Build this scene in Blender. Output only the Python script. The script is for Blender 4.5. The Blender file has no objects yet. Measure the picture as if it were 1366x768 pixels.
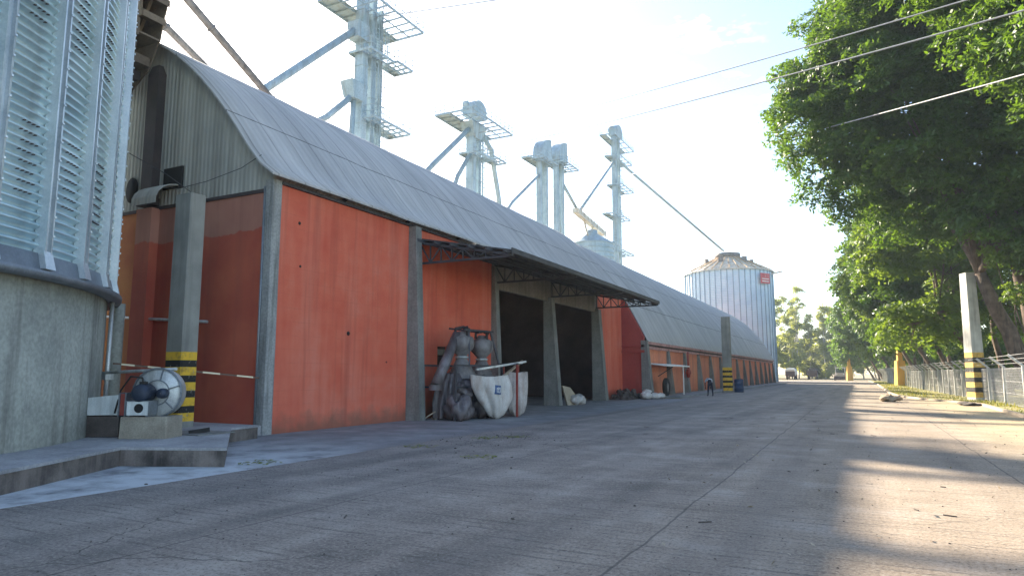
import bpy, math, random
import numpy as np
from mathutils import Vector, Matrix
random.seed(7)
scn = bpy.context.scene
COL = scn.collection
R = math.radians

# ---------------------------------------------------------------- camera, sky, sun, exposure
cam_d = bpy.data.cameras.new('camera'); cam = bpy.data.objects.new('camera', cam_d); COL.objects.link(cam)
cam_d.sensor_width = 36.0; cam_d.lens = 36.0*900/1366; cam_d.clip_end = 3000; cam_d.clip_start = 0.1
cam.location = (0, 0, 1.7)
cam.rotation_euler = (R(90+7.219), 0, R(26.988))
scn.camera = cam

SUN_AZ = 54.0      # degrees left of +Y
SUN_EL = 27.0
w = bpy.data.worlds.new('World'); scn.world = w; w.use_nodes = True
nt = w.node_tree; N = nt.nodes; L = nt.links
bg = N['Background']
sky = N.new('ShaderNodeTexSky'); sky.sky_type = 'NISHITA'; sky.sun_disc = False
sky.sun_elevation = R(SUN_EL); sky.sun_rotation = R(-SUN_AZ)
sky.altitude = 400; sky.air_density = 1.0; sky.dust_density = 1.0; sky.ozone_density = 1.0
tc = N.new('ShaderNodeTexCoord'); mp = N.new('ShaderNodeMapping'); mp.inputs['Scale'].default_value = (1, 1, 2.6)
nz = N.new('ShaderNodeTexNoise'); nz.inputs['Scale'].default_value = 9.0; nz.inputs['Detail'].default_value = 7; nz.inputs['Roughness'].default_value = .62
nb = N.new('ShaderNodeTexNoise'); nb.inputs['Scale'].default_value = 2.1; nb.inputs['Detail'].default_value = 2
cr = N.new('ShaderNodeValToRGB'); cr.color_ramp.elements[0].position = .57; cr.color_ramp.elements[1].position = .74
cb = N.new('ShaderNodeValToRGB'); cb.color_ramp.elements[0].position = .48; cb.color_ramp.elements[1].position = .62
mul = N.new('ShaderNodeMath'); mul.operation = 'MULTIPLY'
mx = N.new('ShaderNodeMix'); mx.data_type = 'RGBA'; mx.inputs['B'].default_value = (9.5, 8.9, 8.6, 1)
L.new(tc.outputs['Generated'], mp.inputs['Vector']); L.new(mp.outputs[0], nz.inputs['Vector']); L.new(tc.outputs['Generated'], nb.inputs['Vector'])
L.new(nz.outputs['Fac'], cr.inputs[0]); L.new(nb.outputs['Fac'], cb.inputs[0])
L.new(cr.outputs[0], mul.inputs[0]); L.new(cb.outputs[0], mul.inputs[1])
L.new(mul.outputs[0], mx.inputs['Factor']); L.new(sky.outputs[0], mx.inputs['A'])
L.new(mx.outputs['Result'], bg.inputs['Color'])
bg.inputs['Strength'].default_value = 0.09

sl = bpy.data.lights.new('sun', 'SUN'); sl.energy = 5.0; sl.angle = R(.9); sl.color = (1, .87, .68)
so = bpy.data.objects.new('sun', sl); COL.objects.link(so)
sd = Vector((-math.sin(R(SUN_AZ))*math.cos(R(SUN_EL)), math.cos(R(SUN_AZ))*math.cos(R(SUN_EL)), math.sin(R(SUN_EL))))
so.rotation_euler = sd.to_track_quat('Z', 'Y').to_euler(); so.location = sd*60
scn.view_settings.view_transform = 'Standard'; scn.view_settings.look = 'None'
scn.view_settings.exposure = 2.03; scn.view_settings.gamma = 1; scn.view_settings.use_curve_mapping = False
HAZE = True

# ---------------------------------------------------------------- materials
def new_mat(name):
    m = bpy.data.materials.new(name); m.use_nodes = True
    return m, m.node_tree.nodes, m.node_tree.links, m.node_tree.nodes['Principled BSDF']
def ramp(N, stops):
    r = N.new('ShaderNodeValToRGB'); e = r.color_ramp.elements
    while len(e) < len(stops): e.new(.5)
    for k, (p, c) in enumerate(stops):
        e[k].position = p; e[k].color = (c[0], c[1], c[2], 1)
    return r
def mixc(N, L, fac, a, b, mode='MIX'):
    m = N.new('ShaderNodeMix'); m.data_type = 'RGBA'; m.blend_type = mode
    for s, v in (('Factor', fac), ('A', a), ('B', b)):
        if hasattr(v, 'links') or hasattr(v, 'is_linked'): L.new(v, m.inputs[s])
        elif isinstance(v, (int, float)): m.inputs[s].default_value = v
        else: m.inputs[s].default_value = (v[0], v[1], v[2], 1)
    return m.outputs['Result']
def math_(N, L, op, a, b=None, c=None, clamp=False):
    m = N.new('ShaderNodeMath'); m.operation = op; m.use_clamp = clamp
    for k, v in enumerate((a, b, c)):
        if v is None: continue
        if isinstance(v, (int, float)): m.inputs[k].default_value = v
        else: L.new(v, m.inputs[k])
    return m.outputs[0]
def noise(N, L, vec, scale, detail=5, rough=.55, sc=(1, 1, 1)):
    if sc != (1, 1, 1):
        mp = N.new('ShaderNodeMapping'); mp.inputs['Scale'].default_value = sc; L.new(vec, mp.inputs['Vector']); vec = mp.outputs[0]
    n = N.new('ShaderNodeTexNoise'); n.inputs['Scale'].default_value = scale; n.inputs['Detail'].default_value = detail
    n.inputs['Roughness'].default_value = rough; L.new(vec, n.inputs['Vector'])
    return n.outputs['Fac']
def sep(N, L, vec):
    s = N.new('ShaderNodeSeparateXYZ'); L.new(vec, s.inputs[0]); return s.outputs
def world_pos(N):
    return N.new('ShaderNodeNewGeometry').outputs['Position']
def step(N, L, v, a, b):
    m = N.new('ShaderNodeMapRange'); m.inputs['From Min'].default_value = a; m.inputs['From Max'].default_value = b; m.clamp = True
    L.new(v, m.inputs['Value']); return m.outputs[0]
def bump(N, L, h, strength, dist, bsdf):
    b = N.new('ShaderNodeBump'); b.inputs['Strength'].default_value = strength; b.inputs['Distance'].default_value = dist
    L.new(h, b.inputs['Height']); L.new(b.outputs[0], bsdf.inputs['Normal'])

def surf(name, c1, c2, scale=2.0, rough=.75, metal=0.0, streak=None, streak_c=(.05, .045, .04), streak_amt=.5, fine=.25, bmp=.25, bdist=.01, dirt=None):
    """mottled paint / concrete / metal: two tones, optional vertical streaks, fine grain"""
    m, N, L, B = new_mat(name)
    p = world_pos(N)
    n1 = noise(N, L, p, scale, 6)
    r = ramp(N, [(.3, c1), (.7, c2)]); L.new(n1, r.inputs[0]); c = r.outputs[0]
    n2 = noise(N, L, p, scale*14, 4)
    c = mixc(N, L, fine, c, ramp_out(N, L, n2, .35, .65), 'OVERLAY')
    if streak:
        n3 = noise(N, L, p, streak, 5, .6, (1, 1, .07))
        f = step(N, L, n3, .48, .68)
        c = mixc(N, L, math_(N, L, 'MULTIPLY', f, streak_amt), c, streak_c)
    if dirt:
        z = sep(N, L, p)[2]
        f = step(N, L, math_(N, L, 'ADD', z, math_(N, L, 'MULTIPLY', n1, dirt)), dirt*1.15, dirt*.35)
        c = mixc(N, L, math_(N, L, 'MULTIPLY', f, .55), c, (.10, .055, .035))
    L.new(c, B.inputs['Base Color']); B.inputs['Metallic'].default_value = metal
    rr = N.new('ShaderNodeMapRange'); rr.inputs['To Min'].default_value = max(0, rough-.12); rr.inputs['To Max'].default_value = min(1, rough+.12); L.new(n2, rr.inputs['Value'])
    L.new(rr.outputs[0], B.inputs['Roughness'])
    if bmp: bump(N, L, n2, bmp, bdist, B)
    return m
def ramp_out(N, L, fac, a, b):
    r = ramp(N, [(a, (.2, .2, .2)), (b, (.8, .8, .8))]); L.new(fac, r.inputs[0]); return r.outputs[0]

M = {}
M['concrete'] = surf('concrete', (.26, .26, .25), (.36, .355, .34), 1.5, .9, streak=3, streak_amt=.45, bmp=.4)
M['silo_concrete'] = surf('silo_concrete', (.24, .25, .22), (.40, .41, .36), .9, .9, streak=2.2, streak_c=(.09, .08, .07), streak_amt=.8, bmp=.3)
M['pillar'] = surf('pillar_concrete', (.16, .165, .155), (.25, .25, .235), 1.2, .9, streak=3, streak_amt=.4)
M['cornerpost'] = surf('corner_concrete', (.25, .26, .26), (.36, .37, .36), 1.2, .9, streak=5, streak_amt=.6)
M['beam'] = surf('beam_concrete', (.20, .175, .15), (.28, .25, .22), 1.0, .9, streak=3, streak_amt=.4)
M['platform'] = surf('platform_concrete', (.24, .24, .25), (.40, .40, .41), 1.3, .9, bmp=.4)
M['platform_edge'] = surf('platform_edge', (.05, .042, .038), (.20, .17, .15), 2.2, .95, streak=3, streak_c=(.33, .27, .24), streak_amt=.45)
def red_wall():
    m, N, L, B = new_mat('weathered_red_paint')
    p = world_pos(N); sx = sep(N, L, p)
    n1 = noise(N, L, p, .42, 6, .6); n2 = noise(N, L, p, 1.7, 6, .65); n4 = noise(N, L, p, 22, 4, .7)
    st = noise(N, L, p, 2.6, 5, .6, (1, 1, .05)); st2 = noise(N, L, p, 1.1, 4, .6, (1, 1, .09))
    r = ramp(N, [(.3, (.56, .085, .045)), (.52, (.63, .135, .075)), (.7, (.64, .20, .135))]); L.new(math_(N, L, 'MULTIPLY_ADD', n1, .65, math_(N, L, 'MULTIPLY', n2, .35)), r.inputs[0]); c = r.outputs[0]
    c = mixc(N, L, math_(N, L, 'MULTIPLY', step(N, L, st2, .5, .68), .38), c, (.70, .25, .17))
    c = mixc(N, L, math_(N, L, 'MULTIPLY', step(N, L, st, .52, .72), .42), c, (.30, .06, .04))
    # faint courses of the blockwork under the paint
    fz = math_(N, L, 'FRACT', math_(N, L, 'DIVIDE', sx[2], .40)); jz = math_(N, L, 'LESS_THAN', fz, .045)
    c = mixc(N, L, math_(N, L, 'MULTIPLY', jz, math_(N, L, 'MULTIPLY', step(N, L, n2, .4, .6), .22)), c, (.34, .07, .05))
    c = mixc(N, L, math_(N, L, 'MULTIPLY', step(N, L, n4, .62, .72), .5), c, (.33, .10, .07))
    f = step(N, L, math_(N, L, 'SUBTRACT', sx[2], math_(N, L, 'MULTIPLY', n2, 1.1)), .05, -.45)
    c = mixc(N, L, math_(N, L, 'MULTIPLY', f, .7), c, (.17, .085, .055))
    L.new(c, B.inputs['Base Color']); B.inputs['Roughness'].default_value = .8
    bump(N, L, math_(N, L, 'SUBTRACT', math_(N, L, 'MULTIPLY', n4, .6), math_(N, L, 'MULTIPLY', jz, .5)), .25, .01, B)
    return m
M['red'] = red_wall()
M['red_dark'] = surf('dark_red_paint', (.28, .040, .035), (.36, .065, .05), .6, .75, streak=1.4, streak_c=(.16, .04, .03), streak_amt=.5, fine=.15, bmp=.15, dirt=.4)
M['coral'] = surf('coral_paint', (.58, .17, .09), (.68, .26, .14), .35, .8, streak=1.6, streak_c=(.33, .13, .10), streak_amt=.5, fine=.2, dirt=.6)
M['cornice'] = surf('cornice_paint', (.40, .20, .18), (.50, .28, .26), .6, .8, streak=2)
M['steel'] = surf('galvanised_steel', (.50, .56, .60), (.66, .71, .74), 1.6, .42, metal=.75, fine=.2, bmp=.05)
M['steel_dark'] = surf('dull_steel', (.16, .18, .20), (.27, .30, .33), 1.6, .5, metal=.5, fine=.2)
M['pale_steel'] = surf('pale_painted_steel', (.27, .37, .43), (.42, .52, .58), .8, .55, metal=.25, fine=.25, bmp=0, streak=2.5, streak_c=(.22, .20, .17), streak_amt=.5)
M['brownsteel'] = surf('brown_sheet', (.13, .095, .07), (.22, .17, .12), 1.2, .7, metal=.2)
M['duct'] = surf('rusty_duct', (.035, .028, .03), (.07, .05, .05), 1.2, .7, streak=3)
M['black'] = surf('black_void', (.006, .006, .007), (.012, .012, .012), 2, .9, bmp=0)
M['rubber'] = surf('rubber', (.015, .015, .016), (.035, .033, .03), 6, .85)
M['truss'] = surf('truss_steel', (.05, .052, .06), (.09, .09, .10), 2, .6, metal=.3)
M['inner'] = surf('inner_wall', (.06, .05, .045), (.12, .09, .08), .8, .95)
M['tarp_grey'] = surf('grey_plastic', (.055, .045, .045), (.13, .11, .115), 2, .5, streak=4, streak_c=(.26, .25, .27), streak_amt=.6, dirt=.5)
M['hopper'] = surf('hopper_grey', (.13, .12, .12), (.25, .235, .235), 3, .65, streak=4, streak_amt=.6, dirt=1.5)
M['white_bag'] = surf('white_bag', (.50, .48, .46), (.72, .70, .67), 2.2, .7, streak=3, streak_c=(.38, .27, .21), streak_amt=.55, bmp=.6, bdist=.03)
M['white_paint'] = surf('white_paint', (.70, .70, .68), (.80, .80, .78), 2, .6)
M['red_metal'] = surf('red_metal', (.22, .03, .025), (.32, .06, .04), 4, .6)
M['blue_drum'] = surf('blue_drum', (.02, .04, .10), (.03, .06, .15), 3, .45)
M['navy'] = surf('navy_cloth', (.012, .014, .028), (.022, .024, .045), 12, .9)
M['pale_cloth'] = surf('pale_cloth', (.40, .44, .50), (.52, .56, .60), 12, .9)
M['skin'] = surf('skin', (.22, .12, .08), (.28, .16, .11), 12, .6)
M['wood'] = surf('pale_wood', (.33, .27, .20), (.45, .38, .28), 3, .8)
M['rubble'] = surf('rubble', (.05, .04, .035), (.12, .10, .09), 3, .95)
M['fan'] = surf('fan_galvanised', (.42, .45, .46), (.62, .64, .63), 3, .45, metal=.5, streak=5, streak_amt=.5)
M['fan_white'] = surf('fan_white', (.55, .60, .60), (.68, .72, .71), 4, .6, streak=6, streak_amt=.3)
M['motor'] = surf('motor_blue', (.02, .03, .055), (.045, .06, .09), 4, .5, metal=.3)
M['block'] = surf('plinth_block', (.24, .21, .17), (.34, .31, .25), 2.5, .95)
M['yellow'] = surf('yellow_paint', (.66, .33, .02), (.74, .42, .05), 1.2, .7, streak=3, streak_c=(.35, .2, .06), streak_amt=.4)
M['fence_concrete'] = surf('fence_concrete', (.42, .42, .40), (.58, .58, .55), 2, .9, streak=5, streak_amt=.35)
M['wire'] = surf('wire', (.32, .32, .32), (.42, .42, .42), 3, .6, bmp=0)
M['bark'] = surf('bark', (.09, .06, .045), (.22, .16, .12), 2.4, .95, streak=5, streak_c=(.04, .03, .025), streak_amt=.7, bmp=.8, bdist=.05)
M['bark_pale'] = surf('pale_bark', (.30, .28, .24), (.45, .42, .38), 2.4, .9, bmp=0)
M['kerb'] = surf('kerb_stone', (.30, .24, .17), (.42, .34, .25), 1.2, .95)
M['silo_roof'] = surf('silo_roof', (.55, .50, .42), (.72, .67, .58), 1.2, .55, metal=.2, streak=2, streak_c=(.35, .24, .14), streak_amt=.6)
M['truck_dark'] = surf('truck_dark', (.04, .02, .02), (.09, .04, .035), 1.5, .7)
M['truck_red'] = surf('truck_faded', (.35, .27, .22), (.45, .36, .30), 1.5, .6)
M['glass'] = surf('dark_glass', (.02, .03, .03), (.03, .04, .04), 3, .15, bmp=0)
M['sign_red'] = surf('sign_red', (.45, .05, .07), (.52, .08, .10), 3, .6)

def stripe_mat(name, z0, pitch, duty, count, cy=(.72, .44, .035), lum=.24):
    """concrete column; its foot is painted with black and yellow bands"""
    m, N, L, B = new_mat(name)
    p = world_pos(N); z = sep(N, L, p)[2]
    n1 = noise(N, L, p, 1.4, 6); n3 = noise(N, L, p, 4, 5, .6, (1, 1, .07))
    r = ramp(N, [(.3, (lum*.8, lum*.8, lum*.74)), (.7, (lum*1.25, lum*1.25, lum*1.13))]); L.new(n1, r.inputs[0])
    c = mixc(N, L, math_(N, L, 'MULTIPLY', step(N, L, n3, .5, .7), .4), r.outputs[0], (.08, .08, .075))
    zz = math_(N, L, 'DIVIDE', math_(N, L, 'SUBTRACT', z, z0), pitch)
    fr = math_(N, L, 'FRACT', zz)
    isy = math_(N, L, 'LESS_THAN', fr, duty)
    dirtn = noise(N, L, p, 6, 6)
    ycol = mixc(N, L, step(N, L, dirtn, .5, .75), cy, (cy[0]*.45, cy[1]*.45, .04))
    st = mixc(N, L, isy, (.018, .017, .016), ycol)
    ch = noise(N, L, p, 9, 5, .7)
    st = mixc(N, L, step(N, L, ch, .60, .66), st, (.26, .25, .22))
    inb = math_(N, L, 'MULTIPLY', math_(N, L, 'GREATER_THAN', zz, 0.0), math_(N, L, 'LESS_THAN', zz, count-1+duty))
    c = mixc(N, L, inb, c, st)
    L.new(c, B.inputs['Base Color']); B.inputs['Roughness'].default_value = .85
    bump(N, L, dirtn, .3, .01, B)
    return m
M['stripe_near'] = stripe_mat('striped_column_near', .50, .385, .55, 5)
M['stripe_far'] = stripe_mat('striped_column_far', .15, .46, .58, 5)
M['stripe_right'] = stripe_mat('striped_column_right', .22, .62, .52, 5, (.66, .42, .10), .45)  # lighter concrete: strong sunlight on this column is put into its base colour

# gable lower wall: freshly painted below, faded above a hand painted wavy edge
def gable_paint():
    m, N, L, B = new_mat('gable_two_tone_paint')
    p = world_pos(N); s = sep(N, L, p)
    n1 = noise(N, L, p, .7, 5); n2 = noise(N, L, p, 1.6, 3); n3 = noise(N, L, p, 1.5, 5, .6, (1, 1, .07))
    lo = ramp(N, [(.3, (.42, .075, .045)), (.7, (.54, .13, .065))]); L.new(n1, lo.inputs[0])
    hi = ramp(N, [(.3, (.42, .18, .13)), (.7, (.50, .24, .17))]); L.new(n1, hi.inputs[0])
    lvl = math_(N, L, 'ADD', s[2], math_(N, L, 'MULTIPLY', n2, .5))
    f = step(N, L, lvl, 6.08, 6.13)
    c = mixc(N, L, f, lo.outputs[0], hi.outputs[0])
    c = mixc(N, L, math_(N, L, 'MULTIPLY', step(N, L, n3, .48, .7), .35), c, (.16, .05, .04))
    # the bay left of the pilaster is still the older orange
    fo = step(N, L, s[0], -20.45, -20.5)
    org = ramp(N, [(.3, (.46, .16, .055)), (.75, (.42, .10, .05))]); L.new(math_(N, L, 'ADD', math_(N, L, 'MULTIPLY', n1, .5), math_(N, L, 'DIVIDE', s[2], -22.0)), org.inputs[0])
    org2 = ramp(N, [(.35, (.62, .25, .07)), (.65, (.50, .15, .05))]); L.new(n1, org2.inputs[0])
    c = mixc(N, L, fo, c, org2.outputs[0])
    L.new(c, B.inputs['Base Color']); B.inputs['Roughness'].default_value = .8
    bump(N, L, noise(N, L, p, 20, 4), .15, .01, B)
    return m
M['gable_paint'] = gable_paint()

def gable_sheet():
    m, N, L, B = new_mat('gable_corrugated_sheet')
    p = world_pos(N); s = sep(N, L, p)
    n1 = noise(N, L, p, .5, 5); n3 = noise(N, L, p, 2.2, 5, .6, (1, 1, .05))
    r = ramp(N, [(.3, (.40, .41, .38)), (.7, (.56, .56, .50))]); L.new(n1, r.inputs[0])
    c = mixc(N, L, math_(N, L, 'MULTIPLY', step(N, L, n3, .45, .7), .55), r.outputs[0], (.20, .19, .16))
    wv = math_(N, L, 'SINE', math_(N, L, 'MULTIPLY', s[0], 2*math.pi/.18))
    c = mixc(N, L, math_(N, L, 'MULTIPLY_ADD', wv, .05, .05), c, (.1, .1, .09))
    L.new(c, B.inputs['Base Color']); B.inputs['Roughness'].default_value = .8
    bump(N, L, wv, .5, .02, B)
    return m
M['gable_sheet'] = gable_sheet()

def roof_mat():
    m, N, L, B = new_mat('fibre_cement_roof')
    uv = N.new('ShaderNodeUVMap').outputs[0]; s = sep(N, L, uv)
    n1 = noise(N, L, uv, .55, 6, .6, (1, .25, 1)); n2 = noise(N, L, uv, 1.1, 6, .65, (1, .10, 1)); n4 = noise(N, L, uv, 9, 5, .6, (1, .4, 1))
    r = ramp(N, [(.3, (.42, .42, .43)), (.7, (.60, .595, .59))]); L.new(n1, r.inputs[0])
    c = mixc(N, L, math_(N, L, 'MULTIPLY', step(N, L, n2, .42, .66), .55), r.outputs[0], (.27, .27, .28))
    c = mixc(N, L, math_(N, L, 'MULTIPLY', step(N, L, n4, .5, .7), .35), c, (.55, .53, .51))
    wv = math_(N, L, 'SINE', math_(N, L, 'MULTIPLY', s[0], 2*math.pi/.30))
    # sheet side laps every 1.05 m and end laps every 3.4 m up the slope
    fu = math_(N, L, 'FRACT', math_(N, L, 'DIVIDE', s[0], 1.05)); lapu = math_(N, L, 'LESS_THAN', fu, .06)
    fv = math_(N, L, 'FRACT', math_(N, L, 'DIVIDE', math_(N, L, 'ADD', s[1], .4), 3.4)); lapv = math_(N, L, 'LESS_THAN', fv, .018)
    n5 = noise(N, L, uv, 3, 2)
    lap = math_(N, L, 'MAXIMUM', math_(N, L, 'MULTIPLY', lapu, .35), math_(N, L, 'MULTIPLY', lapv, math_(N, L, 'ADD', .35, math_(N, L, 'MULTIPLY', n5, .8))))
    c = mixc(N, L, math_(N, L, 'MULTIPLY_ADD', wv, .06, .06), c, (.12, .12, .12))
    c = mixc(N, L, lap, c, (.035, .035, .04))
    L.new(c, B.inputs['Base Color']); B.inputs['Roughness'].default_value = .85
    bump(N, L, wv, .4, .03, B)
    return m
M['roof'] = roof_mat()

def road_mat():
    m, N, L, B = new_mat('worn_grooved_concrete')
    p = world_pos(N); s = sep(N, L, p)
    big = noise(N, L, p, .16, 5, .6); mid = noise(N, L, p, .8, 7, .65); fine = noise(N, L, p, 14, 6, .7); grit = noise(N, L, p, 60, 3, .6)
    longi = noise(N, L, p, .9, 5, .6, (1, .07, 1))
    r = ramp(N, [(.36, (.125, .10, .08)), (.5, (.26, .212, .175)), (.64, (.40, .335, .275))])
    L.new(math_(N, L, 'MULTIPLY_ADD', mid, .55, math_(N, L, 'MULTIPLY', longi, .45)), r.inputs[0]); c = r.outputs[0]
    # bluish darker tone on the left, broken up by noise, reddish soil film towards the right
    fb = step(N, L, math_(N, L, 'MULTIPLY_ADD', big, 9.0, s[0]), 1.5, -5.5)
    c = mixc(N, L, math_(N, L, 'MULTIPLY', fb, .42), c, (.16, .175, .195))
    fr_ = step(N, L, math_(N, L, 'MULTIPLY_ADD', big, 5.0, s[0]), -1.5, 3.5)
    c = mixc(N, L, math_(N, L, 'MULTIPLY', fr_, .5), c, (.33, .25, .165))
    # soil drifted in towards the kerb
    fs = step(N, L, math_(N, L, 'ADD', s[0], math_(N, L, 'MULTIPLY', mid, 4.0)), 4.2, 6.6)
    c = mixc(N, L, math_(N, L, 'MULTIPLY', fs, .9), c, (.50, .38, .21))
    c = mixc(N, L, math_(N, L, 'MULTIPLY', step(N, L, mid, .54, .68), .4), c, (.36, .32, .29))
    # broomed transverse grooves
    wob = math_(N, L, 'MULTIPLY', noise(N, L, p, 1.2, 3), .10)
    g = math_(N, L, 'SINE', math_(N, L, 'MULTIPLY', math_(N, L, 'ADD', s[1], wob), 2*math.pi/.17))
    gn = noise(N, L, p, 2.2, 5, .65, (.4, 2.2, 1))
    gm = math_(N, L, 'MULTIPLY', step(N, L, g, .2, .95), step(N, L, gn, .45, .62))
    c = mixc(N, L, math_(N, L, 'MULTIPLY', gm, .48), c, (.05, .044, .038))
    c = mixc(N, L, math_(N, L, 'MULTIPLY', step(N, L, fine, .56, .7), .35), c, (.06, .055, .05))
    c = mixc(N, L, math_(N, L, 'MULTIPLY', step(N, L, grit, .58, .72), .7), c, (.36, .33, .30))
    sp = noise(N, L, p, 26, 4, .75)
    c = mixc(N, L, math_(N, L, 'MULTIPLY', step(N, L, sp, .54, .62), .45), c, (.46, .41, .35))
    c = mixc(N, L, math_(N, L, 'MULTIPLY', step(N, L, sp, .46, .38), .55), c, (.05, .042, .036))
    # hairline cracks and dark damp stains
    vo = N.new('ShaderNodeTexVoronoi'); vo.feature = 'DISTANCE_TO_EDGE'; vo.inputs['Scale'].default_value = .33
    wp = N.new('ShaderNodeVectorMath'); wp.operation = 'ADD'; nc = N.new('ShaderNodeTexNoise'); nc.inputs['Scale'].default_value = 1.3; nc.inputs['Detail'].default_value = 5
    L.new(p, nc.inputs['Vector']); L.new(p, wp.inputs[0]); L.new(nc.outputs['Color'], wp.inputs[1]); L.new(wp.outputs[0], vo.inputs['Vector'])
    ck = math_(N, L, 'MULTIPLY', step(N, L, vo.outputs['Distance'], .006, .002), step(N, L, big, .5, .58))
    c = mixc(N, L, math_(N, L, 'MULTIPLY', ck, .7), c, (.04, .035, .03))
    # slab joints
    wx = math_(N, L, 'MULTIPLY', noise(N, L, p, .6, 4), .16)
    jx = math_(N, L, 'ADD', math_(N, L, 'SUBTRACT', s[0], -1.95), wx)
    fx = math_(N, L, 'ABSOLUTE', math_(N, L, 'SUBTRACT', math_(N, L, 'FRACT', math_(N, L, 'DIVIDE', jx, 4.2)), .5))
    jl = step(N, L, fx, .4955, .498)
    fy = math_(N, L, 'ABSOLUTE', math_(N, L, 'SUBTRACT', math_(N, L, 'FRACT', math_(N, L, 'DIVIDE', math_(N, L, 'ADD', s[1], wx), 9.0)), .5))
    jt = math_(N, L, 'MULTIPLY', step(N, L, fy, .4965, .499), .55)
    c = mixc(N, L, math_(N, L, 'MULTIPLY', math_(N, L, 'MAXIMUM', jl, jt), .6), c, (.035, .03, .03))
    # tyre tracks and oil
    tr = noise(N, L, p, .45, 3, .5, (1.6, .10, 1))
    c = mixc(N, L, math_(N, L, 'MULTIPLY', step(N, L, tr, .54, .68), .38), c, (.075, .07, .07))
    L.new(c, B.inputs['Base Color']); B.inputs['Roughness'].default_value = .88
    h = math_(N, L, 'SUBTRACT', math_(N, L, 'MULTIPLY_ADD', fine, .6, math_(N, L, 'MULTIPLY', grit, .4)), math_(N, L, 'MULTIPLY', gm, .5))
    bump(N, L, h, .75, .02, B)
    return m
M['road'] = road_mat()

def apron_mat():
    m, N, L, B = new_mat('dusty_apron_concrete')
    p = world_pos(N); s = sep(N, L, p)
    n1 = noise(N, L, p, .9, 7, .65); n2 = noise(N, L, p, 12, 5, .65); n3 = noise(N, L, p, .35, 4, .6)
    r = ramp(N, [(.32, (.15, .155, .165)), (.52, (.235, .24, .25)), (.72, (.33, .335, .345))]); L.new(n1, r.inputs[0])
    c = mixc(N, L, math_(N, L, 'MULTIPLY', step(N, L, math_(N, L, 'ADD', n3, math_(N, L, 'MULTIPLY', s[1], -.012)), .46, .30), .0), r.outputs[0], (.5, .5, .5))
    c = mixc(N, L, math_(N, L, 'MULTIPLY', step(N, L, n2, .55, .72), .35), c, (.07, .07, .07))
    fe = step(N, L, math_(N, L, 'MULTIPLY_ADD', n1, 1.6, s[0]), -9.7, -8.9)
    c = mixc(N, L, math_(N, L, 'MULTIPLY', fe, .65), c, (.17, .15, .14))
    f = math_(N, L, 'MULTIPLY', step(N, L, s[1], 13.0, 9.5), step(N, L, n1, .34, .54))
    c = mixc(N, L, math_(N, L, 'MULTIPLY', f, .8), c, (.56, .60, .63))
    L.new(c, B.inputs['Base Color']); B.inputs['Roughness'].default_value = .9
    bump(N, L, n2, .5, .015, B)
    return m
M['apron'] = apron_mat()

def soil_mat(name, stops, sc):
    m, N, L, B = new_mat(name)
    p = world_pos(N)
    n1 = noise(N, L, p, sc, 8, .65); n2 = noise(N, L, p, sc*18, 5, .7)
    r = ramp(N, stops); L.new(math_(N, L, 'MULTIPLY_ADD', n1, .7, math_(N, L, 'MULTIPLY', n2, .3)), r.inputs[0])
    L.new(r.outputs[0], B.inputs['Base Color']); B.inputs['Roughness'].default_value = .95
    bump(N, L, n2, .8, .03, B)
    return m
M['ground'] = soil_mat('dry_ground', [(.35, (.12, .12, .04)), (.5, (.24, .19, .11)), (.65, (.34, .27, .17))], .5)
M['verge'] = soil_mat('verge_soil', [(.35, (.11, .15, .03)), (.5, (.26, .24, .08)), (.65, (.36, .26, .15))], .9)

def leaf_mat(name, c1, c2, c3, trans=.35, sc=.5):
    m, N, L, B = new_mat(name)
    p = world_pos(N)
    n1 = noise(N, L, p, sc, 3); n2 = noise(N, L, p, 7, 2)
    r = ramp(N, [(.3, c1), (.52, c2), (.72, c3)]); L.new(math_(N, L, 'MULTIPLY_ADD', n1, .55, math_(N, L, 'MULTIPLY', n2, .45)), r.inputs[0])
    L.new(r.outputs[0], B.inputs['Base Color']); B.inputs['Roughness'].default_value = .5
    t = N.new('ShaderNodeBsdfTranslucent'); L.new(mixc(N, L, .6, r.outputs[0], (c3[0]*2.2, c3[1]*2.0, c3[2])), t.inputs['Color'])
    ms = N.new('ShaderNodeMixShader'); ms.inputs[0].default_value = trans
    L.new(B.outputs[0], ms.inputs[1]); L.new(t.outputs[0], ms.inputs[2]); L.new(ms.outputs[0], N['Material Output'].inputs['Surface'])
    return m
M['leaf'] = leaf_mat('broad_crown_leaves', (.020, .055, .010), (.045, .115, .015), (.11, .20, .02), .4)
M['leaf_light'] = leaf_mat('light_leaves', (.05, .11, .018), (.09, .17, .022), (.15, .22, .03), .45)
M['leaf_euc'] = leaf_mat('eucalyptus_leaves', (.11, .17, .05), (.19, .25, .08), (.32, .35, .12), .55, .12)
M['grass'] = leaf_mat('grass_blades', (.07, .12, .02), (.15, .19, .035), (.26, .24, .07), .3, 1.2)

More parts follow.
